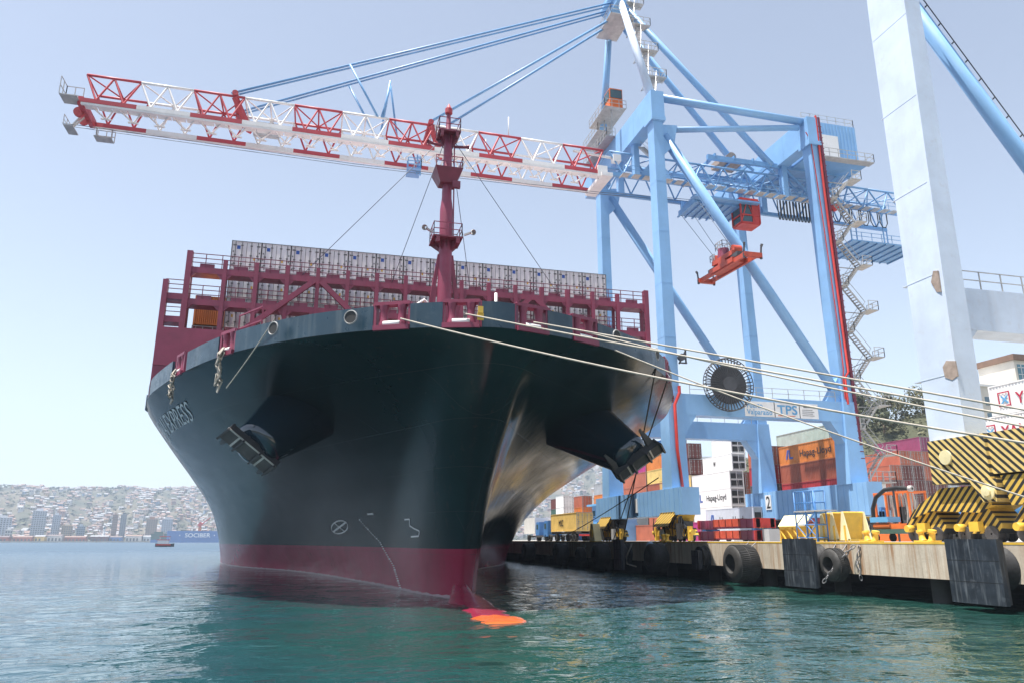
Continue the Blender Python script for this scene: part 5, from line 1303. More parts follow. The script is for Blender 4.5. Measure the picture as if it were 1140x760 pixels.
# block left of the reefers, beyond the sill: terracotta, yellow, magenta
A = [(122.4, ['blue', 'terracotta', 'rust', 'rust', 'yellow', 'orange']), (135.0, ['grey', 'dark grey', 'terracotta', 'terracotta', 'terracotta', 'magenta'])]
for j, (yy, cl) in enumerate(A):
    for k, c in enumerate(cl):
        sd = None
        if c == 'magenta': sd = [('ONE', 'letter_white', 1.7, 2.5, .7, 3.4, .05)]
        if c == 'yellow': sd = [('MSC', 'letter_black', 1.5, -2.0, .7, 2.4, .05)]
        lab = {'magenta': 'magenta container lettered ONE topping the farther column of the far stack', 'yellow': 'yellow container lettered MSC in the far stack behind the hull'}.get(c, '%s container, %s up in the %s column of the far stack behind the sill' % (c, ORD[k + 1], ('nearer', 'farther')[j]))
        C(62, yy, 12.19, G0 + 2.6 * k, c, lab, side=sd)
C(62, 122.4, 12.19, G0 + 2.6 * 6, 'blue', 'blue container topping the nearer column of the far stack')
C(53, 98.0, 6.06, G0, 'magenta', 'crimson short container with white letters low between the bogies', side=[('LINE', 'letter_white', 1.2, 1.8, .8, 3.2, .03)])
C(54.5, 112.0, 12.19, G0, 'terracotta', 'pale terracotta container low on the ground under the sill beam')
# orange stacks far behind under the hull's flare
for j in range(3):
    for k in range(5 - (j == 0)):
        c = ('blue', 'orange', 'orange', 'terracotta', 'orange')[k] if j != 1 else ('dark grey', 'terracotta', 'orange', 'orange', 'grey')[k]
        C(62.0 + 2.5 * j, 158.0 if j else 171.5, 12.19 if j else 6.06, G0 + 2.6 * k, c, '%s container, %s up in the %s column of the distant orange stack' % (c, ORD[k + 1], ('front', 'middle', 'back')[j]))
for k, c in enumerate(('grey', 'yellow', 'dark green', 'brown')): C(60, 184, 6.06, G0 + 2.6 * k, c, '%s container, %s up in the column nearest the hull, distant stacks' % (c, ORD[k + 1]))
for k, c in enumerate(('grey', 'white', 'white')): C(57.5, 172, 6.06, G0 + 2.6 * k + 2.6, c if c in CONT else M['white'], '%s short container beside the distant orange stack, %s up' % (('grey', 'white', 'clean white')[k], ORD[k + 1]))
C(57.5, 172, 6.06, G0, 'light blue', 'light blue short container under the white ones by the distant stack')
# tall stack of door ends beyond the second crane
tall = [['grey', 'light blue', 'brown', 'terracotta', 'terracotta', 'terracotta'], ['light blue', 'grey', 'brown', 'brown', 'terracotta', 'terracotta'], ['grey', 'pale grey', 'brown', 'maroon', 'brown', 'terracotta'], ['light blue', 'pale grey', 'brown', 'brown', 'brown', 'terracotta'], ['grey', 'light blue', 'brown', 'brown', 'terracotta', 'terracotta'], ['maroon', 'pale grey', 'pale grey', 'brown', 'brown', 'brown'], ['grey', 'plum', 'plum', 'pale grey', 'plum', 'terracotta'], ['yellow', 'plum', 'brown', 'plum', 'brown', 'brown']]
for j, cl in enumerate(tall):
    for k in range((4, 5, 6, 6, 7, 7, 7, 7)[j]):
        c = cl[k] if k < 6 else 'plum'
        C(101 + 2.52 * j, 118, 12.19, G0 + 2.75 * k, c, '%s container end, %s up in %s column of the tall stack of door ends' % (c, ORD[k + 1], ORD[j + 1]), h=2.7)
# white boxes with red lettering above the striped base
zb = G0
YM = [('YANG MING', 'letter_red', 1.45, 3.4, .75, 7.6, .03), ('X', 'letter_lblue', .95, 4.95, .95, .75, .05)]
for k in range(5):
    C(60, 44.6 if k < 4 else 42.6, 12.19, zb, M['white'], ('white container lettered in red on top of the stack above the striped base' if k == 4 else 'white red lettered container just under the topmost red lettered one' if k == 3 else 'white container below the red lettered ones, %s up' % ORD[k + 1]), h=2.75, side=YM if k >= 3 else None, end='door')
    if k >= 3:
        t = [o for o in bpy.data.objects if o.type == 'EMPTY' and o.get('category') == 'container'][-1]; yc = (50.7 if k < 4 else 48.7) - 5.3; mb = MB()
        yc = t.location.y + 4.58
        for y0, y1, z0, z1 in ((-.62, .62, .70, .80), (-.62, .62, 1.92, 2.02), (-.62, -.5, .8, 1.92), (.5, .62, .8, 1.92)): mb.box(t.location.x - CW / 2 - .02, t.location.x - CW / 2 - .008, yc + y0, yc + y1, t.location.z + z0, t.location.z + z1)
        mb.build('logo_frame', M['letter_red'], t)
    zb += 2.78

# grey boxed container on a trailer and two red spare spreaders lying on the quay
def trailer(x, y0, L, label):
    t = thing('container_trailer', label, 'trailer', (x, y0 + L / 2, QZ))
    mb = MB(); mb.box(x - .55, x + .55, y0, y0 + L, QZ + 1.02, QZ + 1.32); mb.box(x - 1.2, x + 1.2, y0, y0 + .25, QZ + 1.05, QZ + 1.36); mb.box(x - 1.2, x + 1.2, y0 + L - .25, y0 + L, QZ + 1.05, QZ + 1.36); mb.build('chassis', M['dark_steel'], t)
    for yy in (y0 + 1.4, y0 + 2.8, y0 + L - 2.0):
        for s in (-1, 1):
            mb = MB(); mb.lathe((x + s * 1.15, yy, QZ + .5), (-s, 0, 0), [(0, .3), (0, .5), (.5, .5), (.5, .3)], 16); mb.build('wheel', M['black'], t)
    mb = MB(); mb.box(x - .9, x + .9, y0 - .02, y0 + .06, QZ + .7, QZ + .95); mb.build('bumper', M['red'], t)
    return t
trailer(55.2, 86.0, 12.0, 'dark trailer carrying the grey reefer behind the red spreaders')
C(54, 86, 12.19, QZ + 1.36, M['reefer_grey'], 'grey reefer lettered Hapag-Lloyd in blue and black on a trailer', h=2.9, end='cool', reefer=True, side=[('Hapag-Lloyd', 'letter_black', 1.3, 2.4, .9, 6.0, .03), ('/L', 'letter_blue', 1.8, 4.9, .8, 1.5, .12)])
trailer(37.4, 102.6, 12.0, 'dark trailer under the yellow container at the quay edge')
C(36.2, 102.6, 12.19, QZ + 1.36, 'yellow', 'yellow container lettered MSC riding a trailer along the quay', h=2.6, side=[('MSC', 'letter_black', 1.3, 2.2, .75, 2.2, .05)])
def truck(x, y, label, c1, c2, box=True):
    t = thing('truck', label, 'truck', (x, y, QZ))
    mb = MB(); mb.prism([(x - 1.2, y, QZ + .7), (x - 1.2, y + 2.2, QZ + .7), (x - 1.2, y + 2.1, QZ + 2.0), (x - 1.2, y + 1.7, QZ + 3.1), (x - 1.2, y, QZ + 3.1)], (2.4, 0, 0)); cb = mb.build('cab', c1, t)
    mb = MB(); mb.box(x - 1.23, x - 1.2, y + .7, y + 1.7, QZ + 1.9, QZ + 2.7); mb.build('window', M['glass'], cb)
    if box: mb = MB(); mb.box(x - 1.22, x + 1.22, y + 2.6, y + 9.5, QZ + 1.2, QZ + 3.9); mb.build('cargo_box', c2, t)
    for yy in (y + 1.3, y - 1.0 if not box else y + 7.0):
        for s in (-1, 1): mb = MB(); mb.lathe((x + s * 1.2, yy, QZ + .5), (-s, 0, 0), [(0, .3), (0, .5), (.4, .5), (.4, .3)], 16); mb.build('wheel', M['black'], t)
    mb = MB(); mb.box(x - .5, x + .5, y - 2.0, y + 9, QZ + .6, QZ + .9); mb.build('chassis', M['dark_steel'], t)
truck(37.4, 116.6, 'blue tractor cab pulling the yellow container trailer', M['scaffold'], None, False)
truck(38.4, 124.5, 'white box truck ahead of the blue tractor cab', M['scaffold'], M['white'])
def spare(z, label):
    t = thing('spare_spreader', label, 'spreader', (44.6, 75, z), 'spare spreaders lying on the quay')
    mb = MB(); mb.box(43.5, 45.7, 72.0, 77.6, z + .2, z + 1.0); mb.build('main_beam', M['spreader_red'], t)
    mb = MB(); mb.box(43.55, 44.0, 69.0, 81.0, z + .05, z + .95); mb.box(45.2, 45.65, 69.0, 81.0, z + .05, z + .95)
    for k in range(9): mb.box(43.50, 43.55, 69.4 + 1.36 * k, 69.55 + 1.36 * k, z + .05, z + .95)
    mb.build('frame', M['maroon'], t)
    for y in (69.0, 80.7):
        mb = MB(); mb.box(43.4, 45.8, y, y + .3, z, z + .98); mb.build('end_beam', M['red'], t)
spare(QZ + .1, 'dark red spare spreader frame lying on the quay, lower of two'); spare(QZ + 1.32, 'dark red spare spreader frame propped on top of another one')
t = thing('pallet', 'blue steel trestle and crate holding up the spare spreaders', 'trestle', (45, 69.2, QZ))
mb = MB(); mb.box(43.6, 45.4, 69.2, 70.0, QZ + 1.1, QZ + 1.3); mb.box(43.6, 45.4, 79.5, 80.3, QZ + 1.1, QZ + 1.3); mb.build('bearer', M['scaffold'], t)
mb = MB(); mb.box(43.9, 45.1, 67.4, 68.6, QZ, QZ + 1.2); mb.build('crate', M['grey'], t)

# blue shed by the far bogies
t = thing('site_office', 'two storey blue cabin with windows and a flat roof by the far bogies', 'cabin', (52, 128, QZ))
mb = MB(); mb.box(50, 55, 124, 134.5, QZ, QZ + 3.0); mb.box(50.4, 55, 124.4, 134.1, QZ + 3.0, QZ + 6.2); mb.build('wall', M['crane_lattice'], t)
mb = MB(); mb.box(49.6, 55.4, 123.6, 134.9, QZ + 6.2, QZ + 6.5); mb.box(49.3, 50.4, 124, 134.5, QZ + 3.0, QZ + 3.15); mb.build('roof', M['letter_lblue'], t)
for k in range(5): mb = MB(); mb.box(50.34, 50.42, 125 + 1.9 * k, 126.2 + 1.9 * k, QZ + 4.1, QZ + 5.4); mb.build('window', M['glass'], t)
mb = MB(); mb.box(49.94, 50.02, 127, 128.4, QZ + .3, QZ + 2.5); mb.build('door', M['white'], t)
mb = MB(); mb.rail([(49.35, 124, QZ + 3.15), (49.35, 134.5, QZ + 3.15)], 1.1, .03, 1.5); mb.build('railing', M['crane_lattice'], t)

# pale yellow lifting frames, blue scaffold tower, bollards, hose, rack
def wedge_frame(x, y, L, w, h, label, name='lifting_frame', sol=False):
    t = thing(name, label, 'steel frame', (x, y, QZ), 'pale yellow steel frames on the quay')
    if sol:
        mb = MB(); mb.prism([(x, y, QZ + 1.25), (x, y + L, QZ + 1.25), (x + .7, y + L, QZ + h), (x + .7, y, QZ + h)], (.08, 0, .03)); mb.build('panel', M['pale_yellow'], t)
        mb = MB(); mb.box(x + .15, x + w, y, y + .12, QZ, QZ + 1.3); mb.box(x + .15, x + w, y + L - .12, y + L, QZ, QZ + 1.3); mb.box(x + .1, x + .25, y, y + L, QZ + 1.0, QZ + 1.25); mb.box(x + .1, x + .25, y, y + L, QZ, QZ + .2); mb.box(x + .5, x + .62, y, y + L, QZ, QZ + 1.2)
        for k in range(4): mb.bar((x + .15, y + L * k / 4, QZ), (x + .15, y + L * (k + 1) / 4, QZ + 1.1), .1)
        mb.build('base', M['yellow'], t)
    else:
        for s in (0, w):
            mb = MB(); mb.prism([(x + s, y, QZ + .1), (x + s, y + L, QZ + .1), (x + s, y + L * .62, QZ + h), (x + s, y + L * .5, QZ + h)], (.1, 0, 0)); mb.build('side_plate', M['pale_yellow'], t)
        mb = MB(); mb.prism([(x + .1, y + L, QZ + .1), (x + .1, y + L * .62, QZ + h), (x + .1, y + L * .56, QZ + h - .1), (x + .1, y + L * .9, QZ + .1)], (w - .1, 0, 0)); mb.bar((x, y + .1, QZ + .1), (x + w, y + .1, QZ + .1), .18); mb.bar((x - .05, y + .4, QZ), (x - .05, y + .4, QZ + 1.2), .1); mb.build('cross_plate', M['yellow'], t)
wedge_frame(39.2, 55.0, 3.8, 2.2, 2.15, 'long pale yellow frame with a slanting white panel beside the blue scaffold', sol=True)
for k in range(3): wedge_frame(39.2, 52.2 - 1.25 * k, 1.1, 1.9, 2.25, 'pale yellow tapering frame in a row of three, %s to the blue scaffold' % ('nearest', 'second nearest', 'farthest')[k])
t = thing('scaffold_tower', 'blue tubular scaffold tower standing among the yellow frames', 'scaffold', (38.6, 53.3, QZ))
mb = MB()
for x in (38.0, 39.0):
    for y in (51.9, 54.4): mb.tube((x, y, QZ), (x, y, QZ + 3.9), .06, 6)
for x in (38.0, 39.0): mb.tube((x, 53.1, QZ), (x, 53.1, QZ + 3.9), .05, 6)
for z in (.3, 1.3, 2.2, 3.0, 3.9):
    for x in (38.0, 39.0): mb.tube((x, 51.9, QZ + z), (x, 54.4, QZ + z), .045, 6)
    for y in (51.9, 54.4): mb.tube((38, y, QZ + z), (39, y, QZ + z), .045, 6)
for a, b in ((51.9, 53.1), (53.1, 51.9), (53.1, 54.4)): mb.tube((38, a, QZ + .3), (38, b, QZ + 1.3), .04, 6); mb.tube((38, b, QZ + 1.3), (38, a, QZ + 2.2), .04, 6)
mb.build('tubes', M['scaffold'], t)
mb = MB(); mb.box(37.9, 39.1, 50.7, 54.5, QZ + 2.3, QZ + 2.38); mb.build('deck', M['grey'], t)
mb = MB()
for k in range(9): mb.box(37.96, 38.0, 52.0 + .28 * k, 52.06 + .28 * k, QZ + 2.5, QZ + 3.85)
mb.build('guard_panel', M['scaffold'], t)
def bollard(x, y, label, twin=True, s=0.78):
    t = thing('bollard', label, 'bollard', (x, y, QZ), 'yellow mooring bollards on the quay edge')
    mb = MB(); mb.box(x - .45 * s, x + .45 * s, y - .8 * s, y + .8 * s, QZ, QZ + .12 * s); mb.build('base_plate', M['yellow'], t)
    for k in ((-.42, .42) if twin else (0,)):
        mb = MB(); mb.lathe((x, y + k * s, QZ + .1 * s), (0, k * .45, 1), [(0, .30 * s), (.1 * s, .22 * s), (.5 * s, .2 * s), (.6 * s, .30 * s), (.75 * s, .28 * s), (.8 * s, .02)], 18); mb.build('post', M['yellow'], t)
bollard(33.0, 39.9, 'yellow twin horned bollard standing clear between the scaffold and striped base')
bollard(32.9, 35.4, 'yellow twin bollard just under the striped crane base')
bollard(33.0, 11.7, 'large yellow bollard taking the four upper mooring ropes', s=1.3)
bollard(33.0, 24.4, 'yellow bollard taking the steep mooring rope', s=1.2)
bollard(32.9, 67.9, 'yellow bollard on the quay edge beside the near waterside bogies')
t = thing('mooring_hook', 'pale yellow wedge shaped mooring hook housing near the yellow trailer', 'mooring hook', (33, 86.5, QZ))
mb = MB(); mb.prism([(32.4, 85.6, QZ), (32.4, 87.4, QZ), (32.4, 87.0, QZ + 2.0), (32.4, 86.3, QZ + 2.0)], (.9, 0, 0)); mb.build('housing', M['pale_yellow'], t)
mb = MB(); mb.lathe((32.3, 86.6, QZ + .9), (1, 0, 0), [(0, .1), (0, .5), (.1, .5), (.1, .1)], 14); mb.build('wheel', M['yellow'], t)
t = thing('buoy', 'small faded blue float hanging at the quay edge', 'buoy', (31.5, 68.2, 2.7))
mb = MB(); mb.lathe((31.45, 68.2, 2.3), (0, 0, 1), [(0, .05), (.1, .28), (.4, .42), (.7, .28), (.8, .05)], 14); mb.build('ball', M['c_light blue'], t)
mb = MB(); mb.path([(31.45, 68.2, 3.08), (31.6, 68.2, 3.2), (32.0, 68.2, 3.13)], .03); mb.build('rope', M['rope'], t)
t = thing('tool_rack', 'orange steel rack hung with slings and gear behind the striped base', 'rack', (52, 59, QZ))
mb = MB()
for y in (56.6, 58.0, 59.4, 60.8):
    for x in (51.2, 53): mb.bar((x, y, QZ + .9), (x, y, QZ + 4.4), .16)
for z in (1.0, 4.3):
    for x in (51.2, 53): mb.bar((x, 56.5, QZ + z), (x, 60.9, QZ + z), .18)
for y in (56.6, 60.8): mb.bar((51.2, y, QZ + 4.3), (53, y, QZ + 4.3), .16)
mb.box(51, 53.2, 56.4, 61, QZ, QZ + .9); mb.build('frame', M['orange'], t)
rr = random.Random(4)
mb = MB()
for k in range(26): y = rr.uniform(56.8, 60.6); x = rr.uniform(51.3, 52.8); mb.path([(x, y, QZ + 4.2), (x + .1, y + rr.uniform(-.2, .2), QZ + rr.uniform(2.2, 3.4)), (x, y + .15, QZ + rr.uniform(1.1, 1.8))], .07, 5)
mb.build('slings', M['galv'], t)
for k in range(12): mb = MB(); y = rr.uniform(56.8, 60.6); mb.box(51.25, 51.7, y, y + .3, QZ + .91, QZ + rr.uniform(1.8, 3.2)); mb.build('gear_box', M['dark_steel'] if k % 3 else M['scaffold'], t)
t = thing('hose', 'thick black hose arching up from the quay beside the orange rack', 'hose', (46, 55, QZ))
mb = MB(); mb.path([(46, 54.9, QZ), (46, 55.1, QZ + 1.4), (46, 55, QZ + 2.7), (46, 54.5, QZ + 3.6), (46, 53.4, QZ + 4.15), (46, 52.0, QZ + 4.25), (46.2, 50.8, QZ + 4.1)], .17, 10); mb.build('pipe', M['black'], t)
mb = MB(); mb.lathe((46.2, 50.9, QZ + 4.12), (0.2, -1, -.1), [(0, .17), (0, .24), (.3, .24), (.3, .1)], 12); mb.build('coupling', M['galv'], t)
mb = MB(); mb.bar((46, 52.4, QZ), (46, 52.4, QZ + 4.1), .12); mb.build('prop', M['dark_steel'], t)
t = thing('flatbed_cart', 'low teal flatbed cart loaded with orange gear by the black hose', 'cart', (44.6, 50, QZ))
mb = MB(); mb.box(43.6, 45.6, 47.6, 53.2, QZ + .6, QZ + .95); mb.build('bed', M['c_dark green'], t)
mb = MB(); mb.box(43.8, 45.2, 48.2, 50.6, QZ + .95, QZ + 1.35); mb.lathe((44.2, 51, QZ + 1.2), (0, 1, 0), [(0, .02), (0, .24), (1.8, .24), (1.8, .02)], 12); mb.build('load', M['orange'], t)
mb = MB(); mb.box(43.9, 45.1, 51.0, 53.0, QZ + 1.5, QZ + 1.9); mb.build('cover', M['letter_lblue'], t)
for y in (48.3, 52.4):
    for x in (43.7, 45.3): mb = MB(); mb.lathe((x, y, QZ + .32), (1, 0, 0), [(0, .1), (0, .32), (.2, .32), (.2, .1)], 14); mb.build('wheel', M['black'], t)
for i, (y0, L, c, lab) in enumerate(((43.0, 3.2, 'scaffold', 'bright blue van body half hidden behind the striped bogies'), (37.2, 4.6, 'blue_tank', 'dark blue tanker body behind the yellow bogies'))):
    t = thing('service_vehicle', lab, 'vehicle', (44, y0 + L / 2, QZ))
    mb = MB(); mb.box(43, 45.2, y0, y0 + L, QZ + .6, QZ + 1.5); mb.lathe((44.1, y0 + .2, QZ + 1.7), (0, 1, 0), [(0, .3), (.2, .75), (L - .6, .75), (L - .4, .3)], 16); mb.build('body', M[c], t)
    mb = MB(); mb.box(42.96, 43.0, y0 + .4, y0 + L - .4, QZ + 1.0, QZ + 1.25); mb.build('stripe', M['white'], t)
    for y in (y0 + .6, y0 + L - .6):
        for x in (43, 44.9): mb = MB(); mb.lathe((x, y, QZ + .42), (1, 0, 0), [(0, .1), (0, .42), (.3, .42), (.3, .1)], 16); mb.build('wheel', M['black'], t)
t = thing('white_car', 'white pickup car parked beyond the striped equaliser', 'car', (50, 45, QZ))
mb = MB(); mb.prism([(49.1, 42.6, QZ + .4), (49.1, 47.4, QZ + .4), (49.1, 47.4, QZ + 1.1), (49.1, 45.6, QZ + 1.15), (49.1, 45.2, QZ + 1.75), (49.1, 43.8, QZ + 1.75), (49.1, 43.2, QZ + 1.1), (49.1, 42.6, QZ + 1.0)], (1.8, 0, 0)); bd = mb.build('body', M['white'], t)
mb = MB(); mb.prism([(49.08, 43.5, QZ + 1.15), (49.08, 45.1, QZ + 1.15), (49.08, 44.95, QZ + 1.65), (49.08, 43.95, QZ + 1.65)], (.015, 0, 0)); mb.build('window', M['glass'], bd)
for y in (43.4, 46.6):
    for x in (49.05, 50.75): mb = MB(); mb.lathe((x, y, QZ + .35), (1, 0, 0), [(0, .1), (0, .35), (.2, .35), (.2, .1)], 14); mb.build('wheel', M['black'], t)

# ------------------------------------------------------------------ fenders, tyres, chains on the quay face
def fender(y0, y1, z0, z1, x, label, cell_y, rust=False):
    t = thing('fender_panel', label, 'fender', (QX, (y0 + y1) / 2, 0), 'flat black fender panels on the quay')
    M.setdefault('fender_face', paint('fender_face', (0.026, 0.034, 0.046), 0.4, 0.5, 1.2, 0.3, (0.19, 0.21, 0.23), 0.8, sf=5.0))  # pale vertical streaks in the colour stand in for highlights
    mb = MB(); vs = [(x, y0, z0), (x, y1, z0), (x, y1 - .02, z1), (x, y0 + .02, z1)]
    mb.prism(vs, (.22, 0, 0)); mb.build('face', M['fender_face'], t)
    mb = MB()
    for k in range(1, 3): z = z0 + (z1 - z0) * k / 3; mb.box(x - .006, x, y0 + .02, y1 - .02, z - .015, z + .015)
    mb.build('joint', M['black'], t)
    mb = MB(); mb.box(x + .22, x + .4, y0 + .05, y1 - .05, z0 + .05, z1 - .05); mb.build('frame', M['dark_steel'], t)
    mb = MB(); mb.lathe((x + .4, (y0 + y1) / 2, (z0 + z1) / 2 + .1), (1, 0, 0), [(0, .95), (.3, .95), (.5, .75), (QX - x - .6, .95), (QX - x - .4, 1.05)], 24); mb.build('rubber_cone', M['black'], t)
    return t
fender(41.7, 44.8, .35, 3.3, 30.05, 'tall black fender panel on the quay, between the big tyre and the rust stains', 0)
fender(28.3, 31.3, .35, 3.25, 30.05, 'tall black fender panel with blue sheen below the striped base', 0)
fender(57.5, 58.7, .9, 2.4, 30.7, 'small dark fender panel in the shade next to the big tyre', 0)
fender(73.0, 75.0, .3, 3.3, 30.4, 'black fender panel in the ship shadow below the striped bogies', 0)
def chain(pts, label, r=.035, ln=.26):
    t = MB(); segs = []
    P3 = [Vector(p) for p in pts]; tot = 0; k = 0
    for a, c in zip(P3[:-1], P3[1:]):
        n = max(1, int((c - a).length / ln)); d = (c - a).normalized()
        u = d.cross(Vector((0, 0, 1)) if abs(d.z) < .9 else Vector((0, 1, 0))).normalized(); w = d.cross(u)
        for i in range(n):
            m = a.lerp(c, (i + .5) / n); s = (u if k % 2 else w) * ln * .36; l = d * ln * .66; k += 1
            ring = [m + l * cos(q) * (1 if abs(cos(q)) > .1 else 1) + s * sin(q) for q in [2 * pi * j / 8 for j in range(9)]]; t.path(ring, r, 5)
    o = t.build('chain', M['chain'], None, pts[0]); tag(o, label, 'chain', 'fender chains on the quay'); return o
chain([(31.5, 39.6, 2.9), (30.9, 40.4, 2.0), (30.4, 41.4, .7)], 'chain hanging slanting to the foot of the fender beside the rust stains', .034, .26)
chain([(31.6, 39.3, 2.9), (31.5, 39.5, 1.9), (31.55, 39.4, .9)], 'chain hanging straight down the quay beside the slanting chain', .034, .26)
chain([(31.3, 27.9, 2.0), (31.0, 26.9, 2.3), (31.4, 25.6, 2.6)], 'chain sagging away from the fender below the striped base', .034, .26)
chain([(31.4, 26.6, 2.4), (31.0, 27.2, 1.4), (30.7, 27.8, .5)], 'chain dropping to the foot of the fender below the striped base', .05, .3)
def tyre(y, x, z, Rr, w, label, nm='tyre'):
    """big ribbed tyre hung with its axle square to the quay"""
    mb = MB(); n = 56
    prof = [(0, Rr * .52), (0, Rr * .62), (.05, Rr * .80), (.12, Rr * .93), (.25, Rr), (w - .25, Rr), (w - .1, Rr * .93), (w, Rr * .75), (w, Rr * .52), (w - .2, Rr * .50), (.2, Rr * .50), (0, Rr * .52)]
    mb.lathe((x, y, z), (1, 0, 0), prof, n)
    for i in range(n):
        a = 2 * pi * (i + .5) / n
        for (t0, t1, da) in ((.22, w / 2 - .04, .07), (w / 2 + .04, w - .22, -.07)):
            p = Vector((x + t0, y + Rr * cos(a) * 1.0, z + Rr * sin(a))); q = Vector((x + t1, y + Rr * cos(a + da), z + Rr * sin(a + da)))
            mb.bar(p, q, .075, .09, 0, (0, cos(a), sin(a)))
    t = thing(nm, label, 'tyre', (x + w, y, z), 'tyres hung as fenders along the quay')
    mb.build('tread', M['tyre'], t)
    m2 = MB()
    for s in (-.5, .5): m2.path([(x + w * .5, y + s, z + Rr * .6), (x + w * .9, y + s, z + Rr * 1.0), (QX + .15, y + s, QZ + .02)], .04, 6)
    m2.build('sling', M['chain'], t)
tyre(50.9, 29.7, 1.55, 1.30, 1.9, 'huge treaded tyre on the sunlit quay face, the only one wholly in the light')
tyre(65.5, 29.9, 1.6, 1.25, 1.7, 'shaded tyre hung below the near waterside bogies')
tyre(79.5, 29.9, 1.6, 1.2, 1.7, 'shaded tyre in the middle of the dark quay face')
tyre(93.5, 29.9, 1.6, 1.2, 1.7, 'shaded tyre beneath the yellow trailer container')
tyre(108.5, 29.9, 1.6, 1.2, 1.7, 'farthest shaded tyre nearest the hull')
tyre(41.0, 30.55, 1.75, .95, 1.0, 'dark tyre wedged behind the fender panel and its slanting chain')
tyre(87, 30.6, 1.5, .9, 1.0, 'small shaded tyre under the mooring hook')
t = MB(); t.path([(31.3, 72.2, 2.9), (30.8, 72.6, 1.6), (31.0, 73.0, .9), (31.2, 71.2, .7)], .07, 6); o = t.build('rope', M['rope'], None, (31.3, 72.2, 2.9)); tag(o, 'pale rope hanging in a loop on the shaded quay face', 'rope')

# ------------------------------------------------------------------ mooring ropes and rope bundles
def rope(name, a, c, sag, r, label, mat='rope', group='mooring ropes from the bow to the quay'):
    a, c = Vector(a), Vector(c); pts = []
    for i in range(33):
        f = i / 32; p = a.lerp(c, f); p.z -= sag * 4 * f * (1 - f); pts.append(p)
    mb = MB(); mb.path(pts, r, 8); o = mb.build(name, M[mat], None, tuple(a)); tag(o, label, 'rope', group); return o
def fl(q, z): p = hp(q, ZD); return (p.x, p.y - .05, z)
BA = (33.0, 11.7, QZ + .5)
rope('mooring_rope', fl(-.215, 14.0), (33.0, 11.5, QZ + .35), .75, .042, 'lowest of the four long mooring ropes, from the fairlead before the mast')
rope('mooring_rope', fl(-.075, 14.15), BA, .15, .040, 'mooring rope from the fairlead at the very tip of the bow')
rope('mooring_rope', fl(.085, 14.0), (33.0, 12.1, QZ + .75), .0, .040, 'uppermost mooring rope, beside the yellow guard')
rope('mooring_rope', fl(.235, 14.05), (33.0, 12.0, QZ + .4), .45, .038, 'mooring rope from the front fairlead nearest the quay')
rope('mooring_rope', fl(.33, 13.5), (33.0, 24.4, QZ + .5), .35, .038, 'steep mooring rope slanting down to the quay in front of the containers')
rope('hanging_rope', fl(.52, 13.5), (31.9, 76, QZ), .1, .05, 'dark rope hanging from the quayside bulwark to the shaded quay', 'rope_dark', None)
rope('hanging_rope', fl(.60, 13.2), (32.0, 79, QZ), .1, .05, 'second dark rope hanging close to the crane leg from the quayside bulwark', 'rope_dark', None)
rope('hanging_rope', (27.5, 57.5, 8.2), (32.2, 100, QZ), .2, .045, 'thin dark rope slanting from under the flare down to the quay', 'rope_dark', None)
rr = random.Random(9)
for q, L, lab in ((-.785, 2.2, 'pale knotted rope bundle hanging above the ship name'), (-.625, 2.6, 'pale knotted rope bundle hanging below an empty fairlead')):
    p, tg, nn = deck_frame(q); mb = MB(); b0 = p + nn * .12
    for k in range(9):
        pts = [b0 + tg * rr.uniform(-.12, .12) + Vector((0, 0, .4))]
        for j in range(1, 9): pts.append(b0 + tg * rr.uniform(-.26, .26) + nn * rr.uniform(0, .3) + Vector((0, 0, .3 - L * rr.uniform(.75, 1) * j / 8)))
        mb.path(pts, .05, 6)
    o = mb.build('rope_bundle', M['rope'], None, tuple(b0)); tag(o, lab, 'rope')
a = deck_frame(-.625)[0]; rope('tag_line', tuple(a + Vector((.3, -.4, -2.0))), tuple(deck_frame(-.5)[0] + Vector((0, -.2, 1.3))), .1, .03, 'thin line running from the rope bundle up to the mooring hole', 'rope', None)
mb = MB(); p, tg, nn = deck_frame(-.045); mb.box(p.x - .16, p.x + .16, p.y - .36, p.y - .30, 13.75, 14.1); mb.box(p.x - .14, p.x + .12, p.y - .42, p.y - .36, 14.1, 14.45); o = mb.build('warning_tag', M['yellow'], None, (p.x, p.y - .33, 13.75)); tag(o, 'yellow plastic guard on the mooring rope at the bow', 'guard')

# ------------------------------------------------------------------ building and trees on the slope
t = thing('hill_building', 'cream building on the slope with a glazed stair tower under a brown roof', 'building', (172, 152, 30))
bx, by = 160.0, 152.0
mb = MB(); mb.box(bx, bx + 60, by, by + 14, 26, 41.5); mb.build('wall', M['cream'], t)
mb = MB(); mb.box(bx + 13.0, bx + 30, by - 3, by + 8, 26, 48.3); tw = mb.build('tower', M['cream'], t)
mb = MB(); mb.box(bx + 12.4, bx + 30.6, by - 3.6, by + 8.6, 48.3, 49.8); mb.build('roof', paint('roof_brown', (0.20, 0.12, 0.08), 0.8), t)
mb = MB(); mb.box(bx + 13.8, bx + 20.5, by - 3.12, by - 3.0, 34, 47.2); gl = mb.build('glazing', paint('stair_glass', (0.10, 0.24, 0.30), 0.15), t)
mb = MB()
for k in range(4): mb.box(bx + 14.8 + 1.65 * k, bx + 14.95 + 1.65 * k, by - 3.2, by - 3.12, 34, 47.2)
for k in range(7): mb.box(bx + 13.8, bx + 20.5, by - 3.2, by - 3.12, 35.5 + 1.8 * k, 35.65 + 1.8 * k)
mb.build('mullion', M['white'], gl)
for fz in (36.6, 32.4, 28.4):
    for k in range(3): mb = MB(); mb.box(bx + .8 + 4.2 * k, bx + 3.9 + 4.2 * k, by - .1, by + .1, fz, fz + 2.2); mb.build('window', paint('office_glass', (0.12, 0.2, 0.26), 0.2), t)
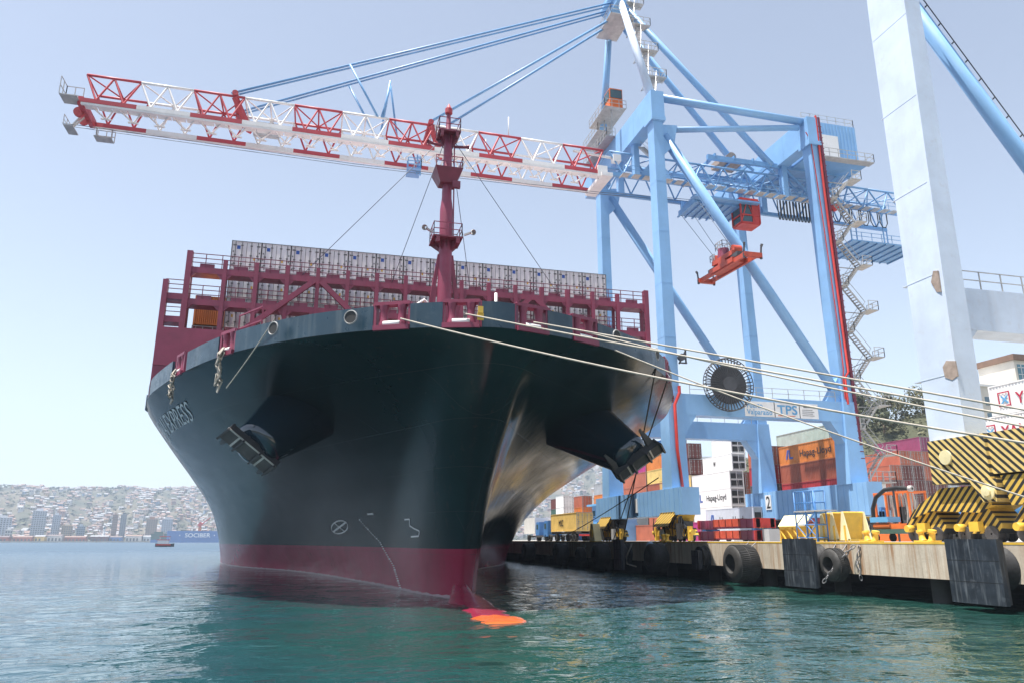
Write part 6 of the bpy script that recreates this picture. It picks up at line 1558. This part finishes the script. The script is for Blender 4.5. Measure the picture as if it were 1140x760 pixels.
for fz in (44, 40.0, 36): mb = MB(); mb.box(bx + 23, bx + 28, by - 3.1, by - 2.9, fz, fz + 2.2); mb.build('window', M['glass'], t)
mb = MB(); mb.box(bx - .3, bx + 60, by - .3, by + 14.3, 41.5, 42.1); mb.build('parapet', M['white'], t)

def tree(x, y, z, h, w, leaf, label, n=900, seed=1):
    r = random.Random(seed); t = thing('tree', label, 'tree', (x, y, z), 'trees on the slope behind the yard')
    mb = MB(); pts = [Vector((x, y, z - 1))]
    for k in range(1, 5): pts.append(Vector((x + r.uniform(-.3, .3) * k * .4, y, z + h * .16 * k)))
    for k in range(4): mb.tube(pts[k], pts[k + 1], .035 * h * (1 - k * .2), 8, .035 * h * (.8 - k * .2))
    cl = []
    for k in range(11):
        a = r.uniform(0, 2 * pi); f = r.uniform(.35, 1.0); rad = w * .5 * (1 - .55 * abs(f - .5)) * r.uniform(.45, 1)
        c = Vector((x + rad * cos(a), y + rad * sin(a), z + h * f * .92)); cl.append((c, w * r.uniform(.16, .27)))
        mb.tube(pts[r.choice((1, 2, 3))], c, .012 * h, 5, .004 * h)
    mb.build('trunk', M['bark'], t)
    mb = MB()
    for i in range(n):
        c, q = r.choice(cl); u = Vector((r.gauss(0, 1), r.gauss(0, 1), r.gauss(0, .8))); u.normalize(); p = c + u * q * (.55 + .5 * r.random())
        s = r.uniform(.25, .55) * h / 9; a = Vector((r.uniform(-1, 1), r.uniform(-1, 1), r.uniform(-1, 1))).normalized(); b = a.cross(u); b = b.normalized() if b.length > .05 else Vector((0, 0, 1))
        mb.add([p - a * s, p + b * s * .6, p + a * s, p - b * s * .6], [(0, 1, 2, 3)])
    mb.build('crown', leaf, t)
TR = [(975, 147, 168, 12, 12, 0, 'dark rounded tree at the edge of the clump next to the red pipes'), (0, 155, 172, 10.5, 12, 1, 'olive broad tree in the middle of the clump behind the door end stack'),
      (0, 162, 169, 9, 11, 1, 'low olive tree near the pale crane leg behind the door end stack'), (0, 151, 180, 14, 11, 0, 'taller dark tree at the back of the clump behind the door end stack'),
      (0, 143, 176, 9, 9, 1, 'small olive tree leaning over the stair foot'), (0, 141, 134, 9, 10, 1, 'dry olive tree between the pale crane leg and the cream building'),
      (0, 148, 138, 8, 8, 0, 'dark bushy tree below the cream building windows'), (0, 170, 262, 14, 14, 0, 'distant grey green tree between the crane legs above the orange container'),
      (0, 178, 258, 12, 14, 1, 'distant low tree beside the far landside leg'), (0, 168, 176, 8, 10, 0, 'dark shrubby tree at the end of the clump by the pale leg'), (0, 158, 186, 12, 13, 1, 'tall olive tree behind the clump near the pale crane leg')]
for i, (_, x, y, h, w, k, lab) in enumerate(TR):
    r = sqrt(x * x + y * y); p = atan2(x, y) * 180 / pi; h *= .76; w *= .85
    tree(x, y, near_z(p, r) - .3, h, w, M['leaf_dark'] if k == 0 else M['leaf'], lab, 1100, 20 + i)
rb = random.Random(3); mb = MB()
for i in range(9000):
    p = rb.uniform(27, 60); r = rb.uniform(182, 300); x, y = r * sin(R(p)), r * cos(R(p)); z = near_z(p, r); q = rb.uniform(.35, .9)
    vs = [(x + q * rb.uniform(-1, 1), y + q * rb.uniform(-1, 1), z + q * rb.uniform(0, 1.6)) for _ in range(6)]
    mb.add(vs, [(0, 1, 2), (3, 4, 5)])
o = mb.build('undergrowth', M['leaf']); o['kind'] = 'stuff'; o['label'] = 'dry scrub covering the slope behind the container yard'

# ------------------------------------------------------------------ the air over the bay
mb = MB(); mb.box(-1500, 1700, -960, 2750, -6, 330)
hz = mb.build('haze', []); hz['kind'] = 'stuff'; hz['label'] = 'thin sea haze over the bay'
m = bpy.data.materials.new('haze_air'); m.use_nodes = True; t = m.node_tree
for nd in list(t.nodes):
    if nd.type != 'OUTPUT_MATERIAL': t.nodes.remove(nd)
out = [nd for nd in t.nodes if nd.type == 'OUTPUT_MATERIAL'][0]
pv = t.nodes.new('ShaderNodeVolumePrincipled'); pv.inputs['Color'].default_value = (0.66, 0.81, 1.0, 1); pv.inputs['Density'].default_value = 0.00025; pv.inputs['Anisotropy'].default_value = 0.0
t.links.new(pv.outputs[0], out.inputs['Volume'])
hz.data.materials.append(m)
